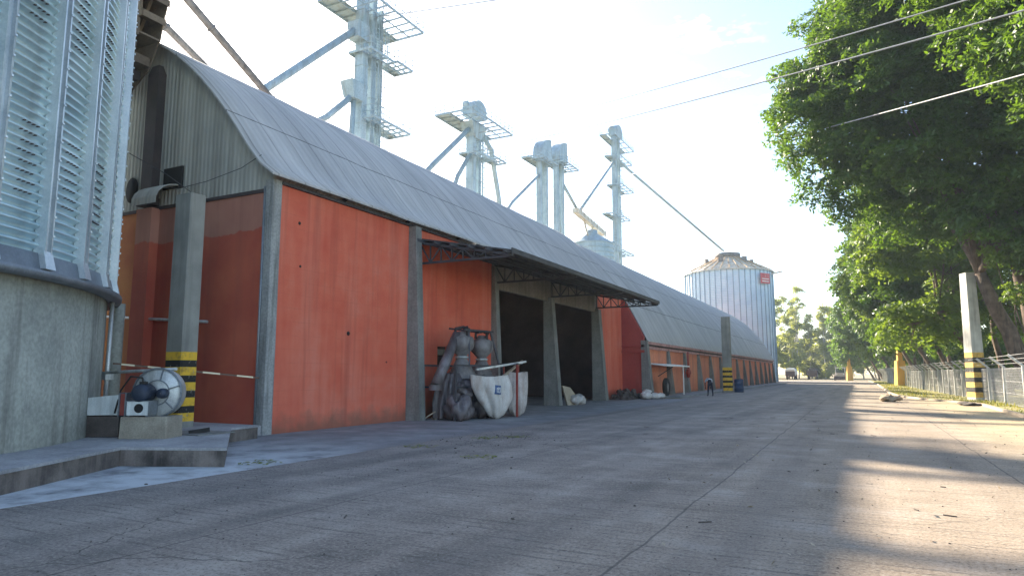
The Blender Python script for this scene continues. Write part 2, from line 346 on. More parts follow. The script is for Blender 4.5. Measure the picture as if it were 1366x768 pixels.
def corr_mat():
    m, N, L, B = new_mat('corrugated_galvanised_shell')
    p = world_pos(N)
    n1 = noise(N, L, p, .8, 5); n2 = noise(N, L, p, 20, 3)
    r = ramp(N, [(.3, (.42, .58, .66)), (.7, (.68, .84, .90))]); L.new(n1, r.inputs[0])
    st = noise(N, L, p, 2.4, 4, .6, (1, 1, .08))
    c = mixc(N, L, math_(N, L, 'MULTIPLY', step(N, L, st, .5, .72), .4), r.outputs[0], (.24, .27, .29))
    L.new(c, B.inputs['Base Color']); B.inputs['Metallic'].default_value = .7; B.inputs['Roughness'].default_value = .42
    return m
M['corr'] = corr_mat()
def farshell_mat():
    m, N, L, B = new_mat('far_silo_blue_shell')
    p = world_pos(N); z = sep(N, L, p)[2]
    n1 = noise(N, L, p, .35, 5)
    r = ramp(N, [(.3, (.48, .64, .78)), (.7, (.62, .76, .86))]); L.new(n1, r.inputs[0])
    L.new(r.outputs[0], B.inputs['Base Color']); B.inputs['Metallic'].default_value = .1; B.inputs['Roughness'].default_value = .5
    bump(N, L, math_(N, L, 'SINE', math_(N, L, 'MULTIPLY', z, 2*math.pi/.35)), .6, .04, B)
    return m
M['farshell'] = farshell_mat()
def tape_mat():
    m, N, L, B = new_mat('barrier_tape')
    p = world_pos(N); s = sep(N, L, p)
    f = math_(N, L, 'LESS_THAN', math_(N, L, 'FRACT', math_(N, L, 'DIVIDE', s[0], .34)), .5)
    L.new(mixc(N, L, f, (.75, .66, .45), (.10, .05, .03)), B.inputs['Base Color'])
    return m
M['tape'] = tape_mat()

# ---------------------------------------------------------------- object helpers
ORG = {}
def props(o, label=None, cat=None, group=None, kind=None):
    if label: o['label'] = label
    if cat: o['category'] = cat
    if group: o['group'] = group
    if kind: o['kind'] = kind
    return o
def thing(name, loc, label, cat, group=None, rz=0):
    o = bpy.data.objects.new(name, None); COL.objects.link(o); o.empty_display_size = .3
    o.location = loc; o.rotation_euler = (0, 0, rz); ORG[o.name] = Vector(loc)
    return props(o, label, cat, group)
def link(name, verts, faces, mat, parent=None, org=None, smooth=None, uvs=None):
    verts = np.asarray(verts, dtype=np.float64).reshape(-1, 3)
    if parent is not None: og = ORG[parent.name]
    elif org is not None: og = Vector(org)
    else:
        lo = verts.min(0); hi = verts.max(0); og = Vector(((lo[0]+hi[0])/2, (lo[1]+hi[1])/2, lo[2]))
    me = bpy.data.meshes.new(name)
    me.from_pydata((verts-np.array(og)).tolist(), [], faces)
    if uvs is not None:
        ul = me.uv_layers.new(name='UVMap'); li = np.empty(len(me.loops), dtype=np.int32); me.loops.foreach_get('vertex_index', li)
        ul.data.foreach_set('uv', np.asarray(uvs, dtype=np.float32)[li].ravel())
    if smooth is not None: me.polygons.foreach_set('use_smooth', smooth)
    me.update()
    me.materials.append(mat)
    o = bpy.data.objects.new(name, me); COL.objects.link(o)
    if parent is not None: o.parent = parent
    else: o.location = og
    ORG[o.name] = og
    return o

class MB:
    def __init__(s): s.v = []; s.f = []; s.sm = []
    def add(s, vs, fs, smooth=False):
        b = len(s.v); s.v += [tuple(v) for v in vs]; s.f += [tuple(b+i for i in f) for f in fs]; s.sm += [smooth]*len(fs); return s
    def hexa(s, p):      # 8 points: bottom 4 ccw, top 4
        return s.add(p, [(3, 2, 1, 0), (4, 5, 6, 7), (0, 1, 5, 4), (1, 2, 6, 5), (2, 3, 7, 6), (3, 0, 4, 7)])
    def box(s, x0, x1, y0, y1, z0, z1):
        return s.hexa([(x0, y0, z0), (x1, y0, z0), (x1, y1, z0), (x0, y1, z0), (x0, y0, z1), (x1, y0, z1), (x1, y1, z1), (x0, y1, z1)])
    def taper(s, cx, cy, z0, z1, a0, b0, a1, b1, rz=0, lean=(0, 0), bevel=0.0):
        c, n = math.cos(rz), math.sin(rz); p = []
        def ring(z, a, b, ox, oy):
            q = []
            k = min(bevel, a*.4, b*.4)
            pts = [(-a/2, -b/2), (a/2, -b/2), (a/2, b/2), (-a/2, b/2)]
            if bevel:
                pts = [(-a/2+k, -b/2), (a/2-k, -b/2), (a/2, -b/2+k), (a/2, b/2-k), (a/2-k, b/2), (-a/2+k, b/2), (-a/2, b/2-k), (-a/2, -b/2+k)]
            return [(cx+ox+x*c-y*n, cy+oy+x*n+y*c, z) for x, y in pts]
        r0 = ring(z0, a0, b0, 0, 0); r1 = ring(z1, a1, b1, *lean); n_ = len(r0)
        fs = [tuple(range(n_))[::-1], tuple(range(n_, 2*n_))] + [(i, (i+1) % n_, n_+(i+1) % n_, n_+i) for i in range(n_)]
        return s.add(r0+r1, fs)
    def poly(s, pts, vec):     # extrude planar polygon by vec
        n = len(pts); v = Vector(vec); q = [tuple(Vector(p)+v) for p in pts]
        return s.add(list(pts)+q, [tuple(range(n))[::-1], tuple(range(n, 2*n))]+[(i, (i+1) % n, n+(i+1) % n, n+i) for i in range(n)])
    def tube(s, pts, rad, seg=8, smooth=True):
        pts = [Vector(p) for p in pts]; rad = [rad]*len(pts) if isinstance(rad, (int, float)) else rad
        vs = []; u = None
        for i, p in enumerate(pts):
            t = (pts[min(i+1, len(pts)-1)]-pts[max(i-1, 0)]).normalized()
            if u is None: u = t.orthogonal().normalized()
            else: u = (u-t*u.dot(t)).normalized()
            w_ = t.cross(u)
            for k in range(seg):
                a = 2*math.pi*k/seg; vs.append(p+(u*math.cos(a)+w_*math.sin(a))*rad[i])
        fs = []
        for i in range(len(pts)-1):
            for k in range(seg):
                a = i*seg+k; b = i*seg+(k+1) % seg; fs.append((a, b, b+seg, a+seg))
        s.add(vs, fs, smooth)
        b = len(s.v)-len(vs); s.f += [tuple(b+k for k in range(seg))[::-1], tuple(b+(len(pts)-1)*seg+k for k in range(seg))]; s.sm += [False]*2
        return s
    def bar(s, a, b, w_, h=None):      # square bar
        h = h or w_; a = Vector(a); b = Vector(b); t = (b-a).normalized()
        u = t.cross(Vector((0, 0, 1)));
        if u.length < .01: u = Vector((1, 0, 0))
        u.normalize(); v = u.cross(t)
        q = [(-1, -1), (1, -1), (1, 1), (-1, 1)]
        p0 = [a+u*x*w_/2+v*y*h/2 for x, y in q]; p1 = [b+u*x*w_/2+v*y*h/2 for x, y in q]
        return s.add(p0+p1, [(3, 2, 1, 0), (4, 5, 6, 7), (0, 1, 5, 4), (1, 2, 6, 5), (2, 3, 7, 6), (3, 0, 4, 7)])
    def lathe(s, c, prof, seg=24, axis='Z', smooth=True, a0=0, a1=None):
        full = a1 is None; a1 = 2*math.pi if full else a1; n = seg if full else seg+1; vs = []
        for r, h in prof:
            for k in range(n):
                a = a0+(a1-a0)*k/seg; x, y = r*math.cos(a), r*math.sin(a)
                d = {'Z': (x, y, h), 'Y': (x, h, y), 'X': (h, x, y)}[axis]
                vs.append((c[0]+d[0], c[1]+d[1], c[2]+d[2]))
        fs = []
        for i in range(len(prof)-1):
            for k in range(seg):
                k2 = (k+1) % n
                fs.append((i*n+k, i*n+k2, (i+1)*n+k2, (i+1)*n+k))
        return s.add(vs, fs, smooth)
    def build(s, name, mat, parent=None, org=None):
        return link(name, s.v, s.f, mat, parent, org, s.sm)
def tag(o, label, cat, group=None, kind=None): return props(o, label, cat, group, kind)
def copy_tree(o, parent=None):
    c = o.copy(); COL.objects.link(c); ORG[c.name] = ORG[o.name]
    if parent is not None: c.parent = parent
    for ch in list(o.children): copy_tree(ch, c)
    return c

def sheet(name, poly, z, mat, **kw):
    return link(name, [(x, y, z) for x, y in poly], [tuple(range(len(poly)))], mat, org=(0, 0, 0), **kw)

# ---------------------------------------------------------------- setting: ground, road, apron, verge, kerb
tag(link('ground', [(-900, -300, 0), (900, -300, 0), (900, 1500, 0), (-900, 1500, 0)], [(0, 1, 2, 3)], M['ground'], org=(0, 0, 0)), None, None, kind='structure')
KERB = [(5.5, -30), (5.5, 20), (5.55, 32), (5.72, 44), (5.3, 46.5), (4.6, 48.5), (3.8, 51), (2.9, 55.5), (2.4, 60), (2.2, 68), (2.35, 90), (2.5, 126), (2.0, 188)]
road_poly = KERB + [(-40, 188), (-40, 127), (-11.2, 127), (-11.2, 48), (-9.8, 44), (-9.75, 10), (-9.9, -30)]
props(sheet('road', road_poly, .004, M['road']), kind='structure')
props(sheet('apron', [(-9.9, -30), (-9.75, 10), (-9.8, 44), (-10.6, 46.4), (-36, 46.4), (-36, -30)], .006, M['apron']), kind='structure')
k = MB()
for (x0, y0), (x1, y1) in zip(KERB, KERB[1:]):
    k.hexa([(x0, y0, 0), (x0+.22, y0, 0), (x1+.22, y1, 0), (x1, y1, 0), (x0+.03, y0, .12), (x0+.2, y0, .12), (x1+.2, y1, .12), (x1+.03, y1, .12)])
props(k.build('kerb', M['kerb'], org=(0, 0, 0)), kind='structure')
props(sheet('verge', [(x+.2, y) for x, y in KERB]+[(40, 188), (40, -30)], .06, M['verge']), kind='structure')
# raised walkway by the far building
w_ = MB(); w_.poly([(-13.2, 48, 0), (-11.2, 48, 0), (-11.2, 127, 0), (-13.2, 127, 0)][::1], (0, 0, .13))
props(w_.build('pavement', M['apron'], org=(0, 0, 0)), kind='structure')

# grass tufts on the verge (stuff)
rng = np.random.default_rng(3)
def blades(n, xy, h0, h1, w0):
    vs = np.empty((n, 3, 3)); a = rng.uniform(0, 2*math.pi, n); h = rng.uniform(h0, h1, n); t = rng.normal(0, .35, (n, 2))
    dx = np.cos(a)*w0; dy = np.sin(a)*w0
    vs[:, 0] = np.stack([xy[:, 0]-dx, xy[:, 1]-dy, np.full(n, .05)], 1); vs[:, 1] = np.stack([xy[:, 0]+dx, xy[:, 1]+dy, np.full(n, .05)], 1)
    vs[:, 2] = np.stack([xy[:, 0]+t[:, 0]*h, xy[:, 1]+t[:, 1]*h, .05+h], 1)
    return vs.reshape(-1, 3), [(3*i, 3*i+1, 3*i+2) for i in range(n)]
ys = rng.uniform(30, 150, 9000); ys = 30+(ys-30)**1.0
kx = np.interp(ys, [p[1] for p in KERB], [p[0] for p in KERB])
xs = kx+.3+np.abs(rng.normal(0, 1.6, 9000))
keep = (np.sin(xs*1.3+ys*.7)+np.sin(ys*.31)+rng.uniform(-1, 1, 9000)) > -.2
v_, f_ = blades(int(keep.sum()), np.stack([xs[keep], ys[keep]], 1), .06, .28, .025)
props(link('grass', v_, f_, M['grass'], org=(0, 0, 0)), kind='stuff')

# ---------------------------------------------------------------- warehouse
WX = -14.8; FX = -13.2; Y0 = 13.8; YM = 46.2; YE = 126.0; RX = -23.1; ZR = 13.4
def prof_main():     # arched roof from the road eave over the ridge to the far eave (x, z)
    pts = []
    for i in range(33):
        x = -14.45-(i/32)*(2*(RX+14.45)*-1)
        d = abs(x-RX); z = ZR-.088*d*d
        if d > 7.9: z = ZR-.088*7.9*7.9-(d-7.9)*.72
        pts.append((x, z))
    return pts
def prof_far():
    pts = []
    half = RX+13.0; half = abs(half)
    for i in range(41):
        d = half*(1-2*i/40); x = RX+d; a = abs(d)
        z = ZR-.35-.084*a*a
        if a > 8.6: z -= (a-8.6)*.35
        pts.append((x, z))
    return pts
def roof_part(name, prof, y0, y1, th, parent, dy=1.05):
    ny = max(2, int((y1-y0)/dy)+1); yy = np.linspace(y0, y1, ny); n = len(prof)
    arc = [0]
    for a, b in zip(prof, prof[1:]): arc.append(arc[-1]+math.hypot(b[0]-a[0], b[1]-a[1]))
    vs = []; uv = []; fs = []; sm = []
    rr = random.Random(5)
    for sgn in (0, 1):
        rr = random.Random(5)
        for y in yy:
            wob = rr.uniform(-.018, .018)
            for (x, z), a in zip(prof, arc):
                vs.append((x, y, z-sgn*th+wob)); uv.append((y, a))
    o = ny*n
    for j in range(ny-1):
        for i in range(n-1):
            a = j*n+i; fs.append((a, a+1, a+n+1, a+n)); sm.append(True)
            fs.append((o+a, o+a+n, o+a+n+1, o+a+1)); sm.append(True)
    for j in range(ny-1):
        a = j*n; fs.append((a, a+n, o+a+n, o+a)); sm.append(False)
        a = j*n+n-1; fs.append((a, o+a, o+a+n, a+n)); sm.append(False)
    for i in range(n-1):
        fs.append((i, o+i, o+i+1, i+1)); sm.append(False)
        a = (ny-1)*n+i; fs.append((a, a+1, o+a+1, o+a)); sm.append(False)
    return link(name, vs, fs, M['roof'], parent, smooth=sm, uvs=uv)
WH = thing('warehouse', (-20, 60, 0), 'long red warehouse with an arched grey roof and a wide dark canopied doorway', 'warehouse')
pm = prof_main(); pf = prof_far()
roof_part('roof', pm, Y0-.35, YM+.25, .07, WH)
roof_part('roof', pf, YM+.3, YE+.4, .07, WH, 1.6)
# road-side wall of the tall section, with the door opening 27.1 .. 41.0 (height 5.7)
T = .25; ZW = 7.28
m = MB(); m.box(WX-T, WX, Y0+.3, 20.5, .0, ZW); o = m.build('wall', M['red'], WH)
m = MB(); m.box(WX-T, WX, 20.9, 22.55, 0, ZW); m.box(WX-T, WX, 22.55, 23.5, 0, 1.25); m.box(WX-T, WX, 22.55, 23.5, 2.78, ZW); m.box(WX-T, WX, 23.5, 27.0, 0, ZW)
m.build('wall', M['red'], WH)
m = MB(); m.box(WX-T, WX-.03, 22.55, 23.5, 1.9, 2.02); m.build('window_sill', M['concrete'], WH)
m = MB(); m.box(WX-T, WX, 41.3, YM, 0, ZW); m.build('wall', M['red'], WH)
m = MB(); m.box(WX-T, WX-.02, 27.0, 41.3, 5.62, ZW); m.build('lintel', M['beam'], WH)
# wall holes left by fixings, their inner darkness painted as black discs
for (hy, hz, hr) in ((17.25, 3.0, .07), (14.9, 6.2, .05), (15.0, 4.9, .04), (19.3, 2.1, .03)):
    h = MB(); h.lathe((WX, hy, hz), [(hr, 0), (hr, .012), (.0001, .012)], 10, 'X'); h.build('wall_hole_dark', M['black'], WH)
# corner post and buttresses
m = MB(); m.taper(WX-.12, Y0+.16, 0, 7.3, .34, .34, .34, .34, bevel=.02); m.build('corner_post', M['cornerpost'], WH)
for (by, t, d0, d1, z1) in ((20.7, .38, .62, .30, 7.2), (27.15, .36, .45, .16, 6.6), (33.6, .45, .62, .18, 5.8), (41.1, .50, .62, .2, 5.8)):
    b = MB(); x0 = WX-.2 if by < 27 else WX-.28
    b.hexa([(x0, by-t/2, 0), (WX+d0, by-t/2, 0), (WX+d0, by+t/2, 0), (x0, by+t/2, 0), (x0, by-t/2, z1), (WX+d1, by-t/2, z1), (WX+d1, by+t/2, z1), (x0, by+t/2, z1)])
    b.build('buttress', M['pillar'], WH)
# end wall step between the two sections (faces the viewer)
def under(prof, x, drop=.09):
    p = sorted(prof); return float(np.interp(x, [q[0] for q in p], [q[1] for q in p]))-drop
xs_ = [WX+.004, -14.4, -14.0, -13.6, FX]
e = MB(); e.poly([(WX+.004, YM-.02, 0), (FX-.02, YM-.02, 0)]+[(x, YM-.02, under(pf, x)) for x in xs_[::-1]], (0, .25, 0)); e.build('step_wall', M['red_dark'], WH)
e = MB(); e.box(WX+.01, FX+.05, YM-.12, YM-.03, 3.15, 3.32); e.box(WX+.01, FX+.05, YM-.10, YM-.03, 3.55, 3.68); e.build('cornice', M['red_dark'], WH)
# low long wall with pilasters
m = MB(); m.box(FX-T, FX, YM+.25, YE, 0, 3.95); m.build('wall', M['coral'], WH)
m = MB(); m.box(FX, FX+.16, YM+.3, YE+.1, 3.42, 3.60); m.box(FX, FX+.22, YM+.3, YE+.1, 3.74, 3.93); m.build('cornice', M['cornice'], WH)
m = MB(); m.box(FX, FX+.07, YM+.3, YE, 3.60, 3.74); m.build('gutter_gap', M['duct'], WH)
m = MB(); m.hexa([(FX-.2, YM-.1, 0), (FX+.55, YM-.1, 0), (FX+.55, YM+.45, 0), (FX-.2, YM+.45, 0), (FX-.2, YM-.1, 4.0), (FX+.2, YM-.1, 4.0), (FX+.2, YM+.45, 4.0), (FX-.2, YM+.45, 4.0)]); m.build('pilaster', M['pillar'], WH)
py = 52.6
while py < YE+.5:
    b = MB(); b.hexa([(FX-.1, py-.28, 0), (FX+.52, py-.28, 0), (FX+.52, py+.28, 0), (FX-.1, py+.28, 0), (FX-.1, py-.25, 3.42), (FX+.14, py-.25, 3.42), (FX+.14, py+.25, 3.42), (FX-.1, py+.25, 3.42)])
    b.build('pilaster', M['pillar'], WH); py += 5.6
# near gable: painted masonry below, corrugated sheet above, with a side window hole
def arch_pts(z0, xa, xb, y, n=26):
    xx = np.linspace(xa, xb, n); return [(xa, y, z0)]+[(float(x), y, max(z0+.01, under(pm, float(x)))) for x in xx]+[(xb, y, z0)]
g = MB(); g.box(-31.6, WX-.3, Y0, Y0+.25, 0, 7.0); g.build('gable_wall', M['gable_paint'], WH)
g = MB(); g.poly(arch_pts(7.003, -31.4, WX-.02, Y0+.02), (0, .12, 0)); g.build('gable_sheeting', M['gable_sheet'], WH)
g = MB(); g.box(-31.4, WX-.3, Y0-.05, Y0+.02, 6.93, 7.03); g.build('flashing', M['duct'], WH)
g = MB(); g.box(-20.5, -19.75, Y0-.30, Y0-.003, 0, 6.95); g.build('pilaster', M['gable_paint'], WH)
g = MB(); g.lathe((0, 0, 0), [(.3, 0), (.3, .05), (.0001, .05)], 20, 'Y')
g.v = [(x*1.0-21.25, Y0-.004-y*.6, (z*1.45)+7.75) for x, y, z in g.v]; g.build('vent_opening', M['black'], WH)
g = MB(); g.box(-19.65, -18.75, Y0-.035, Y0+.018, 7.55, 8.25); g.build('vent_opening', M['black'], WH)
# dark duct running up the gable, with a bent sheet hood at its foot
g = MB(); g.box(-20.42, -19.88, Y0-.28, Y0+.0, 7.25, 11.5); g.taper(-20.15, Y0-.14, 11.5, 11.8, .54, .28, .35, .15); g.box(-20.5, -19.8, Y0-.34, Y0+.0, 7.05, 7.3)
g.build('duct', M['duct'], WH)
g = MB()
for i in range(6):
    a0 = R(-10+18*i); a1 = R(8+18*i); f = lambda a: (-19.2, Y0-.02-.75*math.sin(a), 7.62-.62*(1-math.cos(a)))
    p, q = f(a0), f(a1)
    g.hexa([(-20.1, p[1], p[2]), (-18.9, p[1], p[2]), (-18.9, q[1], q[2]), (-20.1, q[1], q[2]), (-20.1, p[1], p[2]+.03), (-18.9, p[1], p[2]+.03), (-18.9, q[1], q[2]+.03), (-20.1, q[1], q[2]+.03)])
g.build('hood', M['gable_sheet'], WH)
# pipes fixed across the gable
g = MB(); g.tube([(-21.9, Y0-.12, 3.55), (-17.1, Y0-.12, 3.22)], .045); g.build('pipe', M['fan'], WH)
g = MB(); g.tube([(WX-.26, Y0-.04, 7.1), (WX-.24, Y0-.05, 3), (WX-.24, Y0-.05, .1)], .035); g.build('conduit', M['steel_dark'], WH)
g = MB(); g.tube([(-18.9, Y0-.06, 7.5), (-17.5, Y0-.1, 7.55), (-16, Y0-.12, 7.75), (-15.1, Y0-.2, 8.0)], .012, 5); g.tube([(-22.4, Y0-2.5, 10.2), (-20.6, Y0-1.2, 8.9), (-19.0, Y0-.4, 7.9), (-17.9, Y0-.3, 7.2)], .014, 5); g.build('cable', M['truss'], WH)
# eave fascia, floor and rear wall, far gable
g = MB(); g.box(WX-.02, WX+.10, Y0+.3, YM, 7.20, 7.28); g.build('fascia', M['truss'], WH)
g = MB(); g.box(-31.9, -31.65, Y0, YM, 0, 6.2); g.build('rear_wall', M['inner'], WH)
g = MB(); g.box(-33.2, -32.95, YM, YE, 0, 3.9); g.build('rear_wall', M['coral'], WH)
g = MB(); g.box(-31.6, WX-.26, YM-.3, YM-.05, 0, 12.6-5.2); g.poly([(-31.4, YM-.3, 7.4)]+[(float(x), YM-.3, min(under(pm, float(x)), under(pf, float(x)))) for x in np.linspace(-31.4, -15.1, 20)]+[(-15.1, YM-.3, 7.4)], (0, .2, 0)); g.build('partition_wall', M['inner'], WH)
g = MB(); g.poly([(-33.0, YE, 0), (FX, YE, 0)]+[(float(x), YE, under(pf, float(x))) for x in np.linspace(FX, -33.0, 24)], (0, .2, 0)); g.build('gable_wall', M['coral'], WH)
# inside: steel frames, a mezzanine and its stair seen through the doorway
for fy in (24.0, 30.4, 36.8, 43.2):
    g = MB()
    for x in np.linspace(-31, -15.6, 12)[:-1]:
        x2 = x+1.4; g.bar((x, fy, under(pm, x, .35)), (x2, fy, under(pm, min(x2, -15.4), .35)), .16)
    g.build('roof_frame', M['truss'], WH)
    g = MB(); g.bar((-31, fy, 0), (-31, fy, 6.4), .3); g.build('frame_post', M['truss'], WH)
g = MB(); g.box(-24.5, -24.3, 26, 45, 2.9, 3.2); g.box(-27.6, -24.3, 26, 45, 3.2, 3.28)
for yy in (26.2, 30.6, 35.0, 39.4, 44.6): g.box(-24.6, -24.3, yy, yy+.3, 0, 2.9)
g.build('mezzanine', M['pillar'], WH)
g = MB()
for z in (1.2, 2.3, 3.6): g.bar((-17.6, 28.0, z), (-17.6, 31.8, z+.9), .09)
g.bar((-17.6, 28.0, 0), (-17.6, 28.0, 5), .14); g.bar((-17.6, 31.8, 0), (-17.6, 31.8, 5), .14); g.bar((-17.6, 28.0, 4.9), (-17.6, 31.8, 3.4), .07)
g.build('brace', M['fan'], WH)

# plinth at the foot of the near corner
g = MB(); g.box(-17.4, WX-.02, Y0-.62, Y0-.004, 0, .28); g.build('plinth', M['platform'], WH)

# canopy over the door: thin sheet, purlins, four tapering trusses (thing part > sub-parts)
CT = lambda x: 6.80-(x-WX)*(6.80-6.02)/4.1
XT = WX+4.1
cn = MB(); cn.hexa([(WX, 21.0, CT(WX)), (XT, 21.0, CT(XT)), (XT, 40.9, CT(XT)), (WX, 40.9, CT(WX)), (WX, 21.0, CT(WX)+.05), (XT, 21.0, CT(XT)+.05), (XT, 40.9, CT(XT)+.05), (WX, 40.9, CT(WX)+.05)])
for i in range(6):
    x = WX+.3+i*.74; cn.box(x-.04, x+.04, 20.6, 40.9, CT(x)-.12, CT(x)-.005)
cn.box(XT-.0, XT+.05, 20.95, 40.95, CT(XT)-.09, CT(XT)+.10)
canopy = cn.build('canopy', M['truss'], WH)
for ty in (21.1, 27.2, 33.7, 40.8):
    t = MB(); top = lambda x: CT(x)-.13; zb = 5.86
    t.bar((WX+.05, ty, top(WX)), (XT, ty, top(XT)), .09); t.bar((WX+.05, ty, zb), (XT-.1, ty, zb-.0), .08)
    n = 8; X_ = [WX+.1+(XT-WX-.25)*i/n for i in range(n+1)]
    for i in range(n):
        t.bar((X_[i], ty, zb), (X_[i], ty, top(X_[i])), .045)
        if i % 2: t.bar((X_[i], ty, zb), (X_[i+1], ty, top(X_[i+1])), .045)
        else: t.bar((X_[i], ty, top(X_[i])), (X_[i+1], ty, zb), .045)
    t.build('truss', M['truss'], canopy)
t = MB(); n = 28
for i in range(n+1):
    y = 20.8+i*(41.2-20.8)/n
    if i < n: t.bar((XT-1.3, y, 5.98), (XT-1.3, y+.73, CT(XT-1.3)-.15), .035)
t.bar((XT-1.3, 20.8, 5.98), (XT-1.3, 41.2, 5.98), .06)
t.build('edge_truss', M['truss'], canopy)

# ---------------------------------------------------------------- near steel silo
SC = (-21.05, 2.59); SR = 9.0
SI = thing('steel_silo', (SC[0], SC[1], 0), 'huge corrugated galvanised silo on a grey concrete drum at the left edge of the yard', 'silo')
b = MB(); b.lathe((SC[0], SC[1], 0), [(SR-.06, .3), (SR-.06, 3.42), (SR-.6, 3.42)], 128); b.build('base_drum', M['silo_concrete'], SI)
b = MB(); b.lathe((SC[0], SC[1], 0), [(SR-.1, 3.40), (SR+.22, 3.40), (SR+.24, 3.44), (SR+.24, 3.52), (SR+.10, 3.56), (SR+.02, 3.86), (SR-.02, 3.86)], 128); b.build('base_ring', M['steel_dark'], SI)
zs = np.arange(3.80, 17.4, .18/6); prof = [(SR-.05+.055*math.sin(2*math.pi*z/.18), float(z)) for z in zs]
b = MB(); b.lathe((SC[0], SC[1], 0), prof, 120); b.build('shell', M['corr'], SI)
b = MB(); b.lathe((SC[0], SC[1], 0), [(SR+.25, 17.3), (SR+.1, 17.45), (1.0, 21.6), (1.0, 22.0), (.01, 22.1)], 72); b.build('roof', M['steel'], SI)
NR = 44
for i in range(NR):
    a = 2*math.pi*i/NR+R(4.2); c, s = math.cos(a), math.sin(a)
    def P(r, t, z): return (SC[0]+r*c-t*s, SC[1]+r*s+t*c, z)
    b = MB()
    for t0, t1, r1 in ((-.10, -.06, SR+.13), (.06, .10, SR+.13), (-.06, .06, SR+.05)):
        b.hexa([P(SR-.08, t0, 3.58), P(r1, t0, 3.58), P(r1, t1, 3.58), P(SR-.08, t1, 3.58), P(SR-.08, t0, 17.3), P(r1, t0, 17.3), P(r1, t1, 17.3), P(SR-.08, t1, 17.3)])
    b.hexa([P(SR-.05, -.14, 3.57), P(SR+.2, -.14, 3.57), P(SR+.2, .14, 3.57), P(SR-.05, .14, 3.57), P(SR-.05, -.12, 3.9), P(SR+.12, -.12, 3.9), P(SR+.12, .12, 3.9), P(SR-.05, .12, 3.9)])
    z = 4.2
    while z < 17 and (c > .3 or s > .5):
        b.box(*sum([[q-.018, q+.018] for q in P(SR+.14, .08, z)], [])); z += .36
    b.build('rib', M['steel'], SI)
# patches of small black louvre slots pressed into the sheets
ri = random.Random(4)
for i in range(NR):
    a = 2*math.pi*(i+.55)/NR+R(4.2)
    if not (math.cos(a) > -.1 and math.sin(a) > -.6): continue
    b = MB(); cnt = 0
    for zc in (4.9, 7.35, 10.1, 12.9):
        zc += ri.choice((0, .8))
        for j in range(8):
            for q in range(4):
                aa = a+(q-1.5)*.0125+(.006 if j % 2 else 0); z = round((zc+j*.18)/.18)*.18
                c, s = math.cos(aa), math.sin(aa); r = SR-.005
                def P(rr, t, z): return (SC[0]+rr*c-t*s, SC[1]+rr*s+t*c, z)
                b.hexa([P(r-.06, -.022, z), P(r+.004, -.022, z), P(r+.004, .022, z+.010), P(r-.06, .022, z+.010), P(r-.06, -.022, z+.022), P(r+.004, -.022, z+.022), P(r+.004, .022, z+.032), P(r-.06, .022, z+.032)])
    b.build('louvre_patch', M['duct'], SI)
# downpipe at the right flank of the drum
b = MB(); b.tube([(-15.93, 10.05, 3.4), (-15.93, 10.05, 1.7), (-15.93, 10.05, .4)], .05); b.box(-16.03, -15.83, 9.95, 10.15, 1.55, 1.75); b.build('downpipe', M['fan'], SI)
b = MB(); b.tube([(-17.1, 10.95, 3.5), (-17.1, 10.95, .35)], .17, 12); b.build('downpipe', M['silo_concrete'], SI)

# stair of sheet landings between the silo and the gable
ST = thing('metal_staircase', (-20.9, 12.3, 0), 'brown sheet metal stair landings high between the silo and the gable', 'staircase')
def slab(x0, x1, y0, y1, za, zb, th, name, mat, slots=False):
    b = MB()
    b.hexa([(x0, y0, za), (x1, y0, zb), (x1, y1, zb), (x0, y1, za), (x0, y0, za+th), (x1, y0, zb+th), (x1, y1, zb+th), (x0, y1, za+th)])
    return b.build(name, mat, ST)
def slotted(x0, x1, y0, y1, z, name):
    b = MB(); n = 14; yy = np.linspace(y0, y1, n+1)
    b.box(x0, x0+.25, y0, y1, z, z+.05); b.box(x1-.45, x1, y0, y1, z, z+.05)
    for i in range(n): b.box(x0+.25, x1-.45, yy[i], yy[i]+(y1-y0)/n*.55, z+.005, z+.045)
    b.box(x0, x1, y0-.03, y0, z-.16, z+.06); b.box(x1, x1+.03, y0, y1, z-.16, z+.06)
    b.build(name, M['brownsteel'], ST)
slab(-22.2, -19.35, 12.5, 13.4, 14.35, 14.3, .06, 'landing', M['brownsteel'])
slotted(-22.2, -19.4, 12.6, 13.4, 13.72, 'landing')
slotted(-22.2, -19.55, 12.6, 13.4, 13.10, 'landing')
slab(-22.2, -19.45, 12.58, 12.64, 13.72, 13.70, .60, 'side_panel', M['brownsteel'])
slab(-22.2, -19.62, 12.58, 12.64, 13.14, 13.12, .42, 'side_panel', M['brownsteel'])
slab(-22.2, -19.7, 12.58, 12.64, 12.40, 12.34, .58, 'side_panel', M['brownsteel'])
slab(-22.2, -19.72, 12.64, 13.4, 12.5, 12.44, .06, 'landing', M['brownsteel'])
slab(-22.2, -19.95, 12.50, 12.70, 12.18, 12.02, .18, 'bracket', M['steel'])
slab(-22.2, -20.15, 12.7, 13.4, 11.72, 11.66, .30, 'landing', M['brownsteel'])
slab(-22.2, -20.6, 12.7, 13.4, 11.35, 11.30, .28, 'landing', M['duct'])
slab(-22.2, -21.0, 12.7, 13.4, 11.0, 10.96, .25, 'landing', M['brownsteel'])
def pan(z0, z1, xr0, xr1):
    b = MB(); b.hexa([(-22.2, 13.36, z0), (xr0, 13.36, z0), (xr0, 13.40, z0), (-22.2, 13.40, z0), (-22.2, 13.36, z1), (xr1, 13.36, z1), (xr1, 13.40, z1), (-22.2, 13.40, z1)]); b.build('back_panel', M['brownsteel'], ST)
pan(13.86, 15.2, -19.4, -19.2); pan(13.30, 13.70, -19.55, -19.45); pan(12.5, 13.12, -19.72, -19.6)
